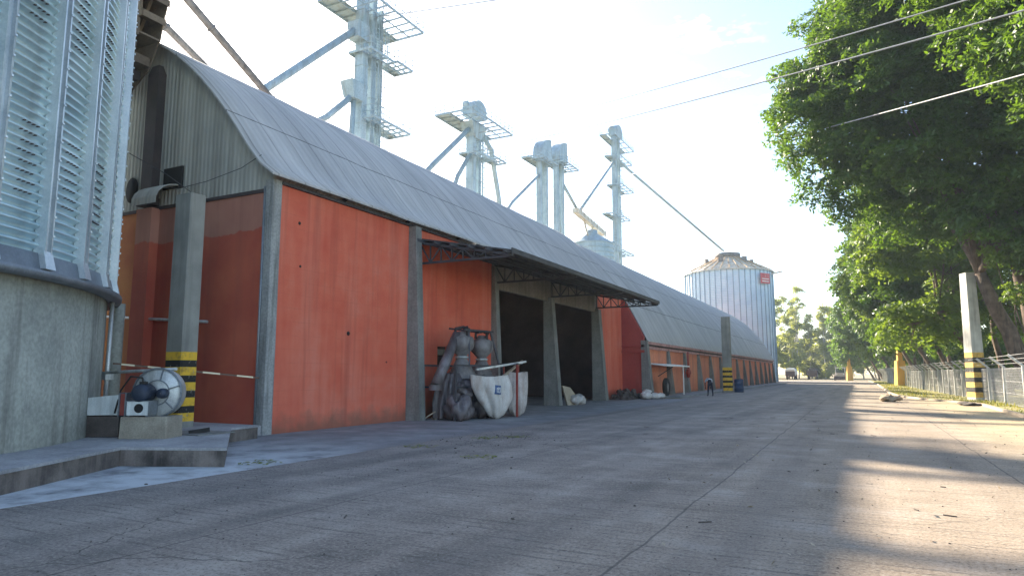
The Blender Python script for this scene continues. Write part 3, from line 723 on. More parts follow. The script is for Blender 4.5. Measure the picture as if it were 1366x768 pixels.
for za, zb, xr in ((13.70, 13.86, -19.45), (13.12, 13.30, -19.58)):
    b = MB(); x_ = -22.2
    while x_ < xr-.4: b.box(x_, x_+.07, 13.36, 13.40, za-.01, zb+.01); x_ += .13
    b.box(xr-.4, xr, 13.36, 13.40, za-.01, zb+.01); b.build('slotted_strip', M['brownsteel'], ST)
pan(11.5, 12.5, -20.25, -19.75); pan(10.95, 11.5, -21.1, -20.3)
b = MB(); b.bar((-21.7, 12.4, 0), (-21.7, 12.4, 14), .14); b.bar((-21.7, 13.2, 0), (-21.7, 13.2, 14), .14); b.bar((-21.2, 13.0, 10.9), (-19.7, 13.0, 13.9), .1); b.build('support_post', M['brownsteel'], ST)

# ---------------------------------------------------------------- raised platform with its soiled edge
A_, B_, C_, D_ = (-10.76, 5.37), (-12.24, 8.09), (-10.39, 8.89), (-13.98, 12.05)
PL = thing('concrete_platform', (-14, 8, 0), 'low raised concrete platform around the silo foot with a stained dark edge', 'platform')
out = [(-7.5, -2.5), A_, B_, C_, D_, (-14.2, 13.15), (-22.5, 13.15), (-22.5, -2.5)]
def ring_(z, grow=0): return [(x, y, z) for x, y in out]
p_ = MB(); p_.poly([(x, y, .30) for x, y in out], (0, 0, .05)); p_.build('slab', M['platform'], PL)
p_ = MB(); cx_ = sum(p[0] for p in out)/8
ins = [(x+(-16-x)*.006, y+(7-y)*.006) for x, y in out]
p_.poly([(x, y, 0) for x, y in ins], (0, 0, .299)); p_.build('edge', M['platform_edge'], PL)
g = MB(); g.box(-14.2, -12.9, 10.25, 11.25, .352, .375); g.build('drain_cover', M['pillar'], PL)

# striped columns
cdesc = [('concrete_column', (-15.58, 11.75), .66, .48, .35, 6.4, 0, 'stripe_near', 'tall grey concrete column with black and yellow foot beside the blower'),
         ('concrete_column', (-10.7, 64.6), .78, .6, 0, 6.9, 0, 'stripe_far', 'free standing grey concrete column with striped foot beside the blue drum'),
         ('concrete_column', (6.6, 51.6), .74, 1.02, 0, 8.1, R(22), 'stripe_right', 'sunlit concrete column with faded striped foot in front of the fence under the trees')]
for nm, (x, y), a, b_, z0, z1, rz, mt, lab in cdesc:
    c = MB(); c.taper(x, y, z0, z1, a, b_, a*.96 if rz == 0 else a*.78, b_*.96 if rz == 0 else b_*.78, rz, bevel=.035)
    tag(c.build(nm, M[mt]), lab, 'column', 'striped concrete columns')
# yellow poles along the verge
def yellow_pole(x, y, lab):
    t = thing('yellow_pole', (x, y, 0), lab, 'pole', 'yellow poles along the verge')
    m = MB(); m.taper(x, y, 0, 3.4, 1.35, 1.2, 1.0, .9, R(20), bevel=.05); m.build('pedestal', M['yellow'], t)
    m = MB(); m.taper(x, y, 3.4, 7.2, .62, .55, .40, .36, R(20), bevel=.03); m.build('pole', M['yellow'], t)
yellow_pole(5.0, 104, 'yellow concrete pole on a wide foot against the fence row')
yellow_pole(-1.9, 181, 'small distant yellow pole standing at the end of the road near the parked trucks')

# ---------------------------------------------------------------- blower on its block
BL = (-14.6, 10.2, .35)
t = MB(); t.taper(-13.55, 9.6, .35, .80, 1.0, .72, .98, .70, R(27), bevel=.02)
tag(t.build('concrete_block', M['block']), 'pale concrete block carrying the blower on the platform', 'block')
def rotz(mb, cx, cy, a):
    c, s = math.cos(a), math.sin(a); mb.v = [(cx+(x-cx)*c-(y-cy)*s, cy+(x-cx)*s+(y-cy)*c, z) for x, y, z in mb.v]; return mb
FA = thing('blower_fan', (-13.55, 9.65, .80), 'galvanised centrifugal blower with dark motor on a concrete block beside the striped column', 'blower')
ra = R(27); cx, cy = -13.55, 9.57; FSC = .60
def fb(mb, name, mat, par=FA):
    mb.v = [(cx+(x-cx)*FSC, cy+(y-cy)*FSC, .80+(z-.80)*FSC) for x, y, z in mb.v]
    return rotz(mb, cx, cy, ra).build(name, mat, par)
m = MB(); m.lathe((cx+.15, cy+.30, 1.62), [(.01, -.28), (.80, -.28), (.84, -.24), (.84, .16), (.80, .2), (.01, .2)], 40, 'Y')
m.box(cx-1.0, cx+.15, cy+.05, cy+.48, .86, 1.32)
fbh = fb(m, 'volute', M['fan'])
m = MB(); m.lathe((cx+.15, cy+.0, 1.62), [(.84, 0), (.89, 0), (.89, .06), (.84, .06)], 40, 'Y'); m.lathe((cx+.15, cy-.0, 1.62), [(.42, .0), (.46, .0), (.46, .03), (.42, .03)], 30, 'Y')
for k_ in range(24):
    a = 2*math.pi*k_/24; m.lathe((cx+.15+.865*math.cos(a), cy-.01, 1.62+.865*math.sin(a)), [(.01, -.03), (.022, -.03), (.022, .03)], 6, 'Y')
fb(m, 'rim', M['steel_dark'])
for k_ in range(6):
    a = k_*math.pi/3+.3; m = MB(); m.bar((cx+.15+.42*math.cos(a), cy-.005, 1.62+.42*math.sin(a)), (cx+.15+.82*math.cos(a), cy-.005, 1.62+.82*math.sin(a)), .04); fb(m, 'spoke', M['steel_dark'])
m = MB(); m.lathe((cx-.12, cy-.42, 1.62), [(.01, -.28), (.22, -.28), (.30, -.22), (.31, .0), (.31, .34), (.2, .42), (.01, .42)], 28, 'Y')
for k_ in range(20):
    a = 2*math.pi*k_/20; m.bar((cx-.12+.32*math.cos(a), cy-.55, 1.62+.32*math.sin(a)), (cx-.12+.32*math.cos(a), cy-.1, 1.62+.32*math.sin(a)), .014)
fb(m, 'motor', M['motor'])
m = MB(); m.lathe((cx+.42, cy-.15, 1.60), [(.01, -.12), (.16, -.12), (.18, .0), (.18, .15)], 20, 'Y'); fb(m, 'pulley', M['motor'])
m = MB(); m.box(cx-.55, cx+.22, cy-.62, cy-.02, .86, 1.33); bx_ = fb(m, 'motor_stand', M['fan_white'])
m = MB(); m.lathe((cx-.12, cy-.628, 1.10), [(.12, 0), (.16, 0), (.16, .006), (.12, .006)], 20, 'Y'); m.lathe((cx-.12, cy-.627, 1.10), [(.001, 0), (.14, 0)], 20, 'Y'); fb(m, 'round_port', M['black'], bx_)
m = MB(); m.tube([(cx-.12, cy-.45, 1.95), (cx-.12, cy-.5, 2.15), (cx-.7, cy-.2, 2.2), (cx-1.2, cy+.1, 1.7), (cx-1.25, cy-.1, .9)], .03, 6); m.box(cx-.22, cx-.02, cy-.5, cy-.3, 1.9, 2.02); fb(m, 'motor_cable', M['rubber'])
m = MB(); m.box(cx-.55, cx-.535, cy-.63, cy-.0, .86, 1.36); m.box(cx+.21, cx+.23, cy-.63, cy-.0, .86, 1.36); m.box(cx-.56, cx+.24, cy-.64, cy-.0, 1.33, 1.36); fb(m, 'stand_rim', M['steel_dark'])
m = MB(); m.box(cx-.5, cx-.44, cy-.6, cy+.4, .80, .86); m.box(cx+.12, cx+.18, cy-.6, cy+.4, .80, .86); fb(m, 'skid', M['steel_dark'])
m = MB(); m.hexa([(cx-2.5, cy-.05, .82), (cx-1.15, cy-.0, .84), (cx-1.15, cy+.6, .84), (cx-2.5, cy+.6, .82), (cx-2.5, cy-.05, 1.42), (cx-1.15, cy-.0, 1.55), (cx-1.15, cy+.6, 1.55), (cx-2.5, cy+.6, 1.42)]); fb(m, 'outlet_duct', M['fan_white'])
m = MB(); m.box(cx-1.15, cx-1.10, cy-.1, cy+.65, .78, 1.62); m.box(cx-.92, cx-.87, cy-.1, cy+.65, .78, 1.62); m.box(cx-2.56, cx-2.5, cy-.1, cy+.65, .78, 1.5); fb(m, 'flange', M['steel_dark'])
m = MB(); m.box(cx-1.10, cx-.92, cy-.05, cy+.6, .82, 1.58); fb(m, 'flexible_joint', M['red_metal'])
m = MB(); m.box(cx-1.45, cx-.68, cy+.0, cy+.4, .36, .79); tag(rotz(m, cx, cy, ra).build('duct_support', M['rubble']), 'low dark masonry support under the blower duct', 'support')
m = MB(); m.tube([(-15.5, 9.75, 1.72), (-14.4, 9.85, 1.76), (-13.4, 10.0, 1.80)], .035); m.tube([(-13.5, 9.98, 1.80), (-13.5, 9.98, 1.6)], .02)
tag(m.build('steel_tube', M['fan'], org=(-14.9, 10.3, 2.2)), 'slim pale steel tube from the silo flank to the top of the blower', 'pipe')
m = MB(); m.bar((-16.0, 10.3, 2.5), (-17.6, 12.75, 2.38), .012, .06); m.bar((-17.6, 12.755, 2.38), (WX-.1, Y0-.08, 2.0), .012, .06)
m2 = MB(); m2.bar((-16.6, 10.6, 1.95), (-15.6, 12.02, 1.77), .012, .045); m2.bar((-15.6, 12.03, 1.77), (WX-.1, Y0-.08, 1.58), .012, .045)
tag(m2.build('barrier_tape', M['tape']), 'striped barrier tape strung from the silo past the striped column to the corner', 'tape')
m = MB(); m.bar((-13.9, 9.55, .38), (-13.35, 9.75, .37), .06); m.bar((-13.4, 10.4, .39), (-13.15, 10.75, .45), .09)
tag(m.build('iron_scrap', M['rubber']), 'dark iron offcuts lying on the platform beside the blower block', 'scrap')

def lump(name, cx, cy, z, rx, ry, rz_, mat, seed, amp=.18, seg=20, rings=10, parent=None, flat=.0):
    r_ = random.Random(seed); ph = [r_.uniform(0, 6.28) for _ in range(8)]; vs = []; fs = []
    for i in range(rings+1):
        th = math.pi*i/rings
        for k in range(seg):
            a = 2*math.pi*k/seg
            d = 1+amp*(math.sin(3*a+ph[0])*math.sin(2*th+ph[1])+.7*math.sin(5*a+ph[2]+3*th)+.5*math.sin(9*a+ph[3])*math.sin(5*th+ph[4]))
            x = math.sin(th)*math.cos(a)*d; y = math.sin(th)*math.sin(a)*d; zz = math.cos(th)*d
            vs.append((cx+x*rx, cy+y*ry, z+rz_+max(zz, -.999)*rz_))
    for i in range(rings):
        for k in range(seg): k2 = (k+1) % seg; fs.append((i*seg+k, (i+1)*seg+k, (i+1)*seg+k2, i*seg+k2))
    return link(name, vs, fs, mat, parent, smooth=[True]*len(fs))
# ---------------------------------------------------------------- bagging machine with its bags
def cone_head(par, x, y, z, s=1.0):
    h = MB(); h.lathe((x, y, z), [(.01, 1.02*s), (.16*s, 1.0*s), (.2*s, .9*s), (.44*s, .78*s), (.47*s, .55*s), (.44*s, .38*s), (.20*s, .12*s), (.20*s, .02*s)], 20)
    hd = h.build('hopper_head', M['hopper'], par)
    h = MB(); h.lathe((x, y, z), [(.22*s, 0), (.25*s, 0), (.25*s, .08), (.22*s, .08)], 16); h.build('clamp_ring', M['fan'], hd)
    h = MB(); h.tube([(x-.2*s, y-.15, z+.9*s), (x-.22*s, y-.1, z+1.12*s), (x, y+.1, z+1.18*s), (x+.22*s, y+.2, z+1.08*s)], .06, 8); h.tube([(x+.22*s, y, z+1.2*s), (x+.3*s, y-.1, z+.8*s)], .05, 8); h.build('valve', M['duct'], hd)
    return hd
BG = thing('bagging_machine', (-13.9, 22.6, 0), 'grey twin hopper bagging machine with sloping spouts standing against the red wall', 'machine')
c1 = (-13.55, 22.35); c2 = (-13.55, 23.9)
cone_head(BG, c1[0], c1[1], 2.28, 1.02); cone_head(BG, c2[0], c2[1], 2.22, 1.0)
m = MB(); m.lathe((c1[0], c1[1], 0), [(.2, 2.3), (.24, 2.2), (.50, 1.65), (.52, 1.5)], 20); m.tube([(c1[0], c1[1]+.1, 1.95), (c1[0]+.1, c1[1]+.55, 1.55), (c1[0]+.15, c1[1]+.95, 1.2)], [.26, .24, .2], 12); m.build('spout', M['hopper'], BG)
m = MB(); m.lathe((c2[0], c2[1], 0), [(.2, 2.24), (.24, 2.15), (.50, 1.55), (.52, 1.4)], 20); m.build('spout', M['hopper'], BG)
m = MB(); m.tube([(c1[0]-.1, c1[1]-.2, 3.2), (c1[0]-.1, c1[1]-1.0, 2.1), (c1[0]-.1, c1[1]-1.65, 1.25)], [.17, .2, .2], 12); m.lathe((c1[0]-.1, c1[1]-1.65, 0), [(.24, 1.1), (.24, 1.3)], 14); m.build('feed_tube', M['tarp_grey'], BG)
m = MB()
for x, y in ((-14.4, 21.0), (-13.0, 21.0), (-14.4, 24.6), (-13.0, 24.6)): m.bar((x, y, 0), (x, y, 2.0), .09)
for z in (1.2, 2.0): m.bar((-13.0, 21.0, z), (-13.0, 24.6, z), .07); m.bar((-14.4, 21.0, z), (-14.4, 24.6, z), .07)
m.bar((-13.0, 22.0, 2.0), (-13.2, 22.3, 3.35), .06); m.bar((-13.0, 24.4, 2.0), (-13.2, 24.0, 3.35), .06); m.bar((-13.2, 21.9, 3.35), (-13.2, 24.2, 3.38), .07); m.bar((-13.2, 23.1, 3.3), (-14.6, 23.1, 3.5), .07)
m.build('frame', M['truss'], BG)
# hanging plastic skirt around the lower hopper: pleated cloth surface
def cloth_tube(cx, cy, levels, pleats, amp, seg=90, seed=1, sq=1.0, wob=.06):
    r_ = random.Random(seed); ph = [r_.uniform(0, 6.28) for _ in range(6)]; vs = []; fs = []
    for li, (z, rx, ry, ox, oy, am) in enumerate(levels):
        for k in range(seg):
            a = 2*math.pi*k/seg; c, s = math.cos(a), math.sin(a)
            f = 1.0/max(abs(c)**sq+abs(s)**sq, 1e-3)**(1/sq) if sq != 2 else 1
            pl = am*(math.sin(pleats*a+ph[0]+z*.6)+.6*math.sin(pleats*1.7*a+ph[1]-z)+.5*math.sin(3*a+ph[2]+z*2))
            vs.append((cx+ox+(rx+pl)*c*f, cy+oy+(ry+pl)*s*f, z+wob*math.sin(2*a+ph[3])+.03*math.sin(7*a+ph[4])*(li > 0)))
    n = len(levels)
    for i in range(n-1):
        for k in range(seg): k2 = (k+1) % seg; fs.append((i*seg+k, i*seg+k2, (i+1)*seg+k2, (i+1)*seg+k))
    return vs, fs
def lv(pts, n=14):
    out_ = []; zs = [p[0] for p in pts][::-1]
    for z in np.linspace(pts[0][0], pts[-1][0], n):
        out_.append(tuple([float(z)]+[float(np.interp(z, zs, [p[j] for p in pts][::-1])) for j in range(1, 6)]))
    return out_
v_, f_ = cloth_tube(-13.75, 22.2, lv([(1.72, .40, .62, 0, 0, .01), (1.3, .55, .85, 0, 0, .05), (.6, .6, .98, 0, 0, .07), (.05, .56, 1.0, 0, .05, .08)]), 11, 1, 120, 2, 2, .02)
link('skirt', v_, f_, M['tarp_grey'], BG, smooth=[True]*len(f_))
for i, (x, y, z, rx, ry, rz_) in enumerate(((-13.0, 21.3, 0, .42, .5, .42), (-13.05, 22.9, .0, .45, .55, .5), (-13.2, 21.9, .75, .35, .45, .3), (-13.1, 23.2, .95, .4, .5, .3))):
    tag(lump('dark_sack', x, y, z, rx, ry, rz_, M['tarp_grey'], 90+i, .3, 28, 14), ('crumpled dark plastic sack at the left foot of the bagging machine', 'bulky dark plastic sack low behind the white bulk bag', 'small dark sack stuffed up against the left hopper skirt', 'dark sack wedged under the right hopper spout')[i], 'sack', 'dark plastic sacks around the bagging machine')
# rack holding the big white bag
RK = thing('bag_rack', (-12.3, 23.4, 0), 'red steel rack with pale rails in front of the doorway', 'rack')
for i, (x, y, h) in enumerate(((-12.05, 24.1, 2.05), (-12.9, 25.9, 2.1), (-13.6, 25.9, 2.0))):
    m = MB(); m.bar((x, y, 0), (x, y, h), .07); m.build('post', M['red_metal'], RK)
m = MB(); m.bar((-13.0, 22.5, 1.85), (-12.05, 24.9, 2.18), .075); m.build('rail', M['fan'], RK)
m = MB(); m.bar((-12.3, 23.3, 1.55), (-12.7, 25.9, 2.22), .085); m.build('rail', M['wood'], RK)
m = MB(); m.bar((-12.7, 25.9, 2.15), (-13.8, 25.9, 2.1), .075); m.bar((-12.05, 24.1, 2.08), (-12.7, 25.9, 2.12), .06); m.build('rail', M['truss'], RK)
def big_bag(name, pts_top, cx, cy, levels, seed, mat, lab, grp, pleats=5):
    v_, f_ = cloth_tube(cx, cy, lv(levels, 18), pleats, 1, 96, seed, 2.0, .035)
    o = link(name, v_, f_, mat, smooth=[True]*len(f_)); return tag(o, lab, 'bag', grp)
o = big_bag('bulk_bag', None, -12.45, 22.75, [(1.62, .40, 1.25, 0, -.1, .03), (1.2, .46, 1.15, .02, .0, .07), (.7, .42, .90, .04, .14, .10), (.3, .34, .62, .05, .22, .035), (.08, .24, .36, .05, .24, .02), (.02, .08, .12, .05, .24, .01)], 5, M['white_bag'], 'large sagging white bulk bag with a blue print hanging left on the rack', 'bulk bags on the rack')
BAGO = o
m = MB(); m.poly([(-11.93, 22.13, .95), (-11.93, 22.52, .92), (-11.93, 22.52, 1.25), (-11.93, 22.13, 1.28)], (-.22, 0, 0)); o2 = m.build('print_patch', surf('blue_print', (.03, .08, .20), (.05, .12, .28), 6, .6), BAGO)
m = MB()
for a, b in (((22.2, 1.02), (22.44, 1.0)), ((22.2, 1.02), (22.2, 1.18)), ((22.32, 1.01), (22.32, 1.2)), ((22.44, 1.0), (22.44, 1.18)), ((22.2, 1.18), (22.32, 1.12)), ((22.32, 1.12), (22.44, 1.18))): m.bar((-11.92, a[0], a[1]), (-11.92, b[0], b[1]), .02)
m.build('print_mark', M['white_paint'], BAGO)
big_bag('bulk_bag', None, -12.4, 24.75, [(1.75, .34, .62, 0, .0, .03), (1.2, .36, .64, 0, 0, .04), (.5, .32, .60, 0, .0, .05), (.15, .24, .44, 0, 0, .05), (.04, .1, .2, 0, 0, .03)], 9, surf('dusty_white_bag', (.36, .31, .29), (.62, .58, .55), 2.0, .75, streak=2, streak_c=(.30, .17, .12), streak_amt=.6, bmp=.5, bdist=.02), 'narrower dusty bulk bag hanging right on the rack', 'bulk bags on the rack')
m = MB(); m.bar((-14.3, 20.95, .05), (-13.9, 21.1, .32), .04); m.bar((-14.0, 21.3, .03), (-14.4, 21.6, .05), .05); tag(m.build('scrap_rod', M['wood']), 'short leaning wooden offcuts at the foot of the red wall', 'scrap')

# ---------------------------------------------------------------- lumpy piles and sacks
ri = random.Random(11)
heap = MB()
for i in range(70):
    x = -13.9+ri.uniform(-.5, .6); y = 44.0+ri.uniform(-1.6, 1.6); z = max(0, .62-abs(y-44)*.28)*ri.uniform(.1, 1)
    a = ri.uniform(0, 3.1); l = ri.uniform(.12, .4); heap.taper(x, y, z, z+ri.uniform(.08, .26), l, l*.6, l*.7, l*.4, a)
heap.taper(-13.9, 44, 0, .5, 1.2, 3.2, .4, 1.4)
tag(heap.build('rubble_heap', M['rubble']), 'dark heap of broken scrap at the wall right of the doorway', 'rubble', kind='stuff')
for i, (x, y, z, rx, ry, rz_, lab) in enumerate(((-12.7, 44.6, 0, .38, .55, .24, 'crumpled white sack nearest the dark heap'), (-12.3, 45.5, 0, .35, .5, .2, 'crumpled white sack in the middle of the sack row'), (-12.2, 46.5, 0, .32, .5, .18, 'flattened white sack at the right end by the corner pillar'), (-12.8, 45.2, .3, .3, .5, .17, 'crumpled white sack lying on top of the sack row'))):
    tag(lump('sack', x, y, z, rx, ry, rz_, M['white_bag'], 20+i, .16), lab, 'sack', 'white sacks beside the corner pillar')
# folded sacks and boards leaning on the doorway pillar
b_ = MB()
b_.poly([(-14.0, 34.1, 0), (-13.6, 35.3, 0), (-14.1, 34.7, .95), (-14.3, 34.1, 1.05)], (-.12, .1, 0)); tag(b_.build('cardboard_sheet', M['wood']), 'folded pale sheet leaning against the middle doorway pillar', 'sheet')
tag(lump('sack', -13.7, 34.9, 0, .35, .6, .28, M['white_bag'], 40, .2), 'pale sack slumped at the foot of the middle doorway pillar', 'sack')
for i, (x, y) in enumerate(((-16.2, 27.9), (-16.6, 28.8), (-15.9, 29.4))):
    tag(lump('sack', x, y, 0, .4, .5, .33, M['tarp_grey'] if i else M['white_bag'], 50+i, .15), ('dirty white sack', 'grey sack leaning back', 'grey sack nearest the middle pillar')[i]+' inside the dark doorway behind the rack', 'sack', 'sacks inside the doorway')
# wall tyre, awning, hoses
def tyre(x, y, z, r, lab, axis='X'):
    t = thing('tyre', (x, y, z-r), lab, 'tyre')
    m = MB(); m.lathe((x, y, z), [(r*.55, -.14), (r*.9, -.15), (r, -.09), (r, .09), (r*.9, .15), (r*.55, .14), (r*.55, -.14)], 28, axis)
    for k_ in range(28):
        a = 2*math.pi*k_/28; m.bar((x-.1, y+(r+.01)*math.cos(a), z+(r+.01)*math.sin(a)), (x+.1, y+(r+.01)*math.cos(a+.06), z+(r+.01)*math.sin(a+.06)), .03)
    m.build('tread', M['rubber'], t)
    m = MB(); m.lathe((x, y, z), [(r*.56, -.1), (r*.5, -.06), (r*.2, .02), (.01, .03)], 20, axis); m.lathe((x, y, z), [(r*.56, .1), (r*.5, .06), (r*.2, .0), (.01, .0)], 20, axis); m.build('rim', M['hopper'], t)
tyre(-12.25, 48.3, .13+.62, .62, 'big black tyre standing under the lean-to awning by the corner pillar')
AW = thing('awning', (-12.6, 50, .13), 'narrow white lean-to awning on a thin post beside the corner pillar', 'awning')
m = MB(); m.hexa([(-13.15, 47.0, 2.38), (-11.8, 47.0, 2.2), (-11.8, 54.0, 2.2), (-13.15, 54.0, 2.38), (-13.15, 47.0, 2.44), (-11.8, 47.0, 2.3), (-11.8, 54.0, 2.3), (-13.15, 54.0, 2.44)]); m.build('roof_sheet', M['white_paint'], AW)
m = MB(); m.bar((-11.9, 52.2, .13), (-11.9, 52.2, 2.2), .08); m.build('post', M['white_paint'], AW)
m = MB(); m.bar((-11.9, 49.0, 2.2), (-13.0, 49.0, 1.5), .06); m.build('bracket', M['truss'], AW)
HS = thing('hose_reel', (-12.9, 57.2, 1.3), 'dark red fire pipe with hose and valve hanging on the coral wall', 'hose')
m = MB(); m.tube([(-12.62, 57.2, 3.5), (-12.62, 57.2, 1.9)], .08, 8); m.build('pipe', M['red_metal'], HS)
m = MB(); m.lathe((-12.62, 57.2, 1.35), [(.01, 0), (.13, .05), (.16, .25), (.24, .4), (.18, .6), (.1, .75)], 12); m.build('valve', M['red_metal'], HS)
m = MB(); m.tube([(-12.6, 55.0, 2.2), (-12.5, 55.1, 1.9), (-12.5, 55.2, 1.4), (-12.5, 54.9, 1.5), (-12.55, 54.9, 2.0)], .07, 8); m.bar((-12.6, 54.8, 2.1), (-12.6, 57.2, 2.05), .05); m.build('hose', M['red_metal'], HS)
# blue drum
DR = thing('blue_drum', (-9.85, 65.3, 0), 'dark blue drum standing right of the free standing striped column', 'drum')
m = MB(); m.lathe((-9.85, 65.3, 0), [(.01, 0), (.40, 0), (.42, .03), (.41, .35), (.44, .37), (.41, .40), (.41, .75), (.44, .77), (.41, .80), (.41, 1.12), (.43, 1.15), (.40, 1.17), (.38, 1.12), (.01, 1.12)], 28); m.build('body', M['blue_drum'], DR)
m = MB(); m.lathe((-9.85, 65.3, 0), [(.38, 1.15), (.38, 1.18), (.30, 1.21), (.01, 1.21)], 28); m.build('lid', M['navy'], DR)

# ---------------------------------------------------------------- person bending over by the long wall
def skin_body(name, nodes, edges, mat, parent=None, org=(0, 0, 0), sub=2):
    me = bpy.data.meshes.new(name); me.from_pydata([tuple(Vector(p)-Vector(org)) for p, r in nodes], edges, [])
    o = bpy.data.objects.new(name, me); COL.objects.link(o); o.location = org if parent is None else (0, 0, 0); ORG[o.name] = Vector(org)
    if parent: o.parent = parent
    md = o.modifiers.new('skin', 'SKIN'); md.use_smooth_shade = True
    for i, (p, r) in enumerate(nodes):
        sv = me.skin_vertices[0].data[i]; rr = r if isinstance(r, tuple) else (r, r); sv.radius = rr; sv.use_root = (i == 0)
    ss = o.modifiers.new('sub', 'SUBSURF'); ss.levels = ss.render_levels = sub
    me.materials.append(mat); return o
px, pyy = -10.15, 53.3
PE = (px, pyy, 0)
PA = R(-62)
def q(x, y, z): return (px+x*math.cos(PA)-y*math.sin(PA), pyy+x*math.sin(PA)+y*math.cos(PA), z)
nodes = [(q(0, 0, .95), (.15, .15)), (q(-.12, 0, 1.12), (.14, .15)), (q(-.28, 0, 1.25), (.13, .17)), (q(-.40, 0, 1.30), (.07, .07)), (q(-.47, 0, 1.27), .055), (q(-.52, 0, 1.24), .09), (q(-.59, 0, 1.18), .085),
         (q(.0, .10, .90), .10), (q(.03, .15, .5), .07), (q(.05, .18, .1), .045), (q(-.05, .19, .04), .04), (q(-.15, .19, .03), .03),
         (q(.0, -.10, .90), .10), (q(-.02, -.15, .5), .07), (q(.05, -.19, .1), .045), (q(-.05, -.20, .04), .04), (q(-.15, -.20, .03), .03),
         (q(-.28, -.22, 1.20), .055), (q(-.38, -.27, .94), .042), (q(-.50, -.22, .72), .03), (q(-.53, -.2, .64), (.035, .02)),
         (q(-.28, .22, 1.20), .055), (q(-.38, .27, .94), .042), (q(-.50, .2, .72), .03), (q(-.53, .18, .64), (.035, .02))]
edges = [(0, 1), (1, 2), (2, 3), (3, 4), (4, 5), (5, 6), (0, 7), (7, 8), (8, 9), (9, 10), (10, 11), (0, 12), (12, 13), (13, 14), (14, 15), (15, 16), (2, 17), (17, 18), (18, 19), (19, 20), (2, 21), (21, 22), (22, 23), (23, 24)]
for hb, (hx, hy, hz) in ((20, (-.53, -.2, .64)), (24, (-.53, .18, .64))):
    for j in range(5):
        o_ = (j-2)*.018; i0 = len(nodes); ln = (.055, .075, .08, .072, .05)[j]
        nodes.append((q(hx+o_-.005, hy+o_*.4, hz-.035), .009)); nodes.append((q(hx+o_*1.2-.01, hy+o_*.5-.005, hz-.035-ln*.6), .008)); nodes.append((q(hx+o_*1.2+.0, hy+o_*.5-.012, hz-.035-ln), .006))
        edges += [(hb, i0), (i0, i0+1), (i0+1, i0+2)]
body = skin_body('person', nodes, edges, M['navy'], None, PE)
tag(body, 'person in dark clothes and a pale cap bending forward beside the long coral wall', 'person')
# shirt shoulders, cap and face as its children
def child_world(o): return o
sh = [(q(-.10, 0, 1.10), (.155, .165)), (q(-.26, 0, 1.25), (.15, .185)), (q(-.37, 0, 1.29), (.10, .11)), (q(-.28, -.22, 1.20), .068), (q(-.35, -.26, 1.02), .058), (q(-.28, .22, 1.20), .068), (q(-.35, .26, 1.02), .058)]
skin_body('shirt', sh, [(0, 1), (1, 2), (1, 3), (3, 4), (1, 5), (5, 6)], M['pale_cloth'], body, PE)
m = MB(); m.lathe(q(-.55, 0, 1.24), [(.01, .13), (.06, .12), (.10, .07), (.11, .0), (.15, -.01), (.15, -.02), (.1, -.02)], 16); m.build('cap', M['pale_cloth'], body)

# ---------------------------------------------------------------- bucket elevators behind the warehouse (at X = -36)
TX = -36.0; KS = TX/-30.0
def S(y, z, dx=0): return (TX+dx, y*KS, 1.7+(z-1.7)*KS)
def ladder(par, x, y, z0, z1, w_=.45, cage=True):
    m = MB(); m.bar((x, y, z0), (x, y, z1), .06); m.bar((x, y+w_, z0), (x, y+w_, z1), .06)
    z = z0
    while z < z1: m.bar((x, y, z), (x, y+w_, z), .035); z += .45
    if cage:
        z = z0+.6
        while z < z1:
            pts = [(x+.38*math.sin(a)*1.4, y+w_/2-.38*math.cos(a), z) for a in np.linspace(0, math.pi, 6)]; m.tube(pts, .022, 4); z += 1.1
        for a in np.linspace(.3, 2.8, 4): m.bar((x+.53*math.sin(a), y+w_/2-.38*math.cos(a), z0+.6), (x+.53*math.sin(a), y+w_/2-.38*math.cos(a), z1), .03)
    m.build('ladder', M['pale_steel'], par)
def deck(par, x0, x1, y0, y1, z, hole=None, rail=1.05, joists=5):
    m = MB(); h = .2
    for a, b in (((x0, y0), (x1, y0)), ((x1, y0), (x1, y1)), ((x1, y1), (x0, y1)), ((x0, y1), (x0, y0))): m.bar((*a, z), (*b, z), .09, h)
    for i in range(1, joists): y = y0+(y1-y0)*i/joists; m.bar((x0, y, z), (x1, y, z), .07, .14)
    for i in range(1, 3): x = x0+(x1-x0)*i/3; m.bar((x, y0, z), (x, y1, z), .06, .12)
    # tread plate over part of the deck, rest open grating bars
    m.box(x0, x0+(x1-x0)*.38, y0, y1, z+h/2+.005, z+h/2+.03)
    dk = m.build('deck', M['pale_steel'], par)
    m = MB()
    nr = max(2, int((y1-y0)/1.0)); nx = max(2, int((x1-x0)/1.0))
    for i in range(nr+1):
        y = y0+(y1-y0)*i/nr
        for x in (x0, x1): m.bar((x, y, z), (x, y, z+rail), .045)
    for i in range(1, nx):
        x = x0+(x1-x0)*i/nx
        for y in (y0, y1): m.bar((x, y, z), (x, y, z+rail), .045)
    for zz in (rail*.5, rail):
        for a, b in (((x0, y0), (x1, y0)), ((x1, y0), (x1, y1)), ((x1, y1), (x0, y1)), ((x0, y1), (x0, y0))): m.bar((*a, z+zz), (*b, z+zz), .05)
    m.build('railing', M['pale_steel'], dk)
def legs(par, cy, gap, a, b, z1):
    for s_ in (-1, 1):
        y = cy+s_*gap/2
        m = MB(); m.box(TX-a/2, TX+a/2, y-b/2, y+b/2, 0, z1)
        z = 2.4
        while z < z1: m.box(TX-a/2-.05, TX+a/2+.05, y-b/2-.05, y+b/2+.05, z, z+.09); z += 2.5
        m.build('leg', M['pale_steel'], par)
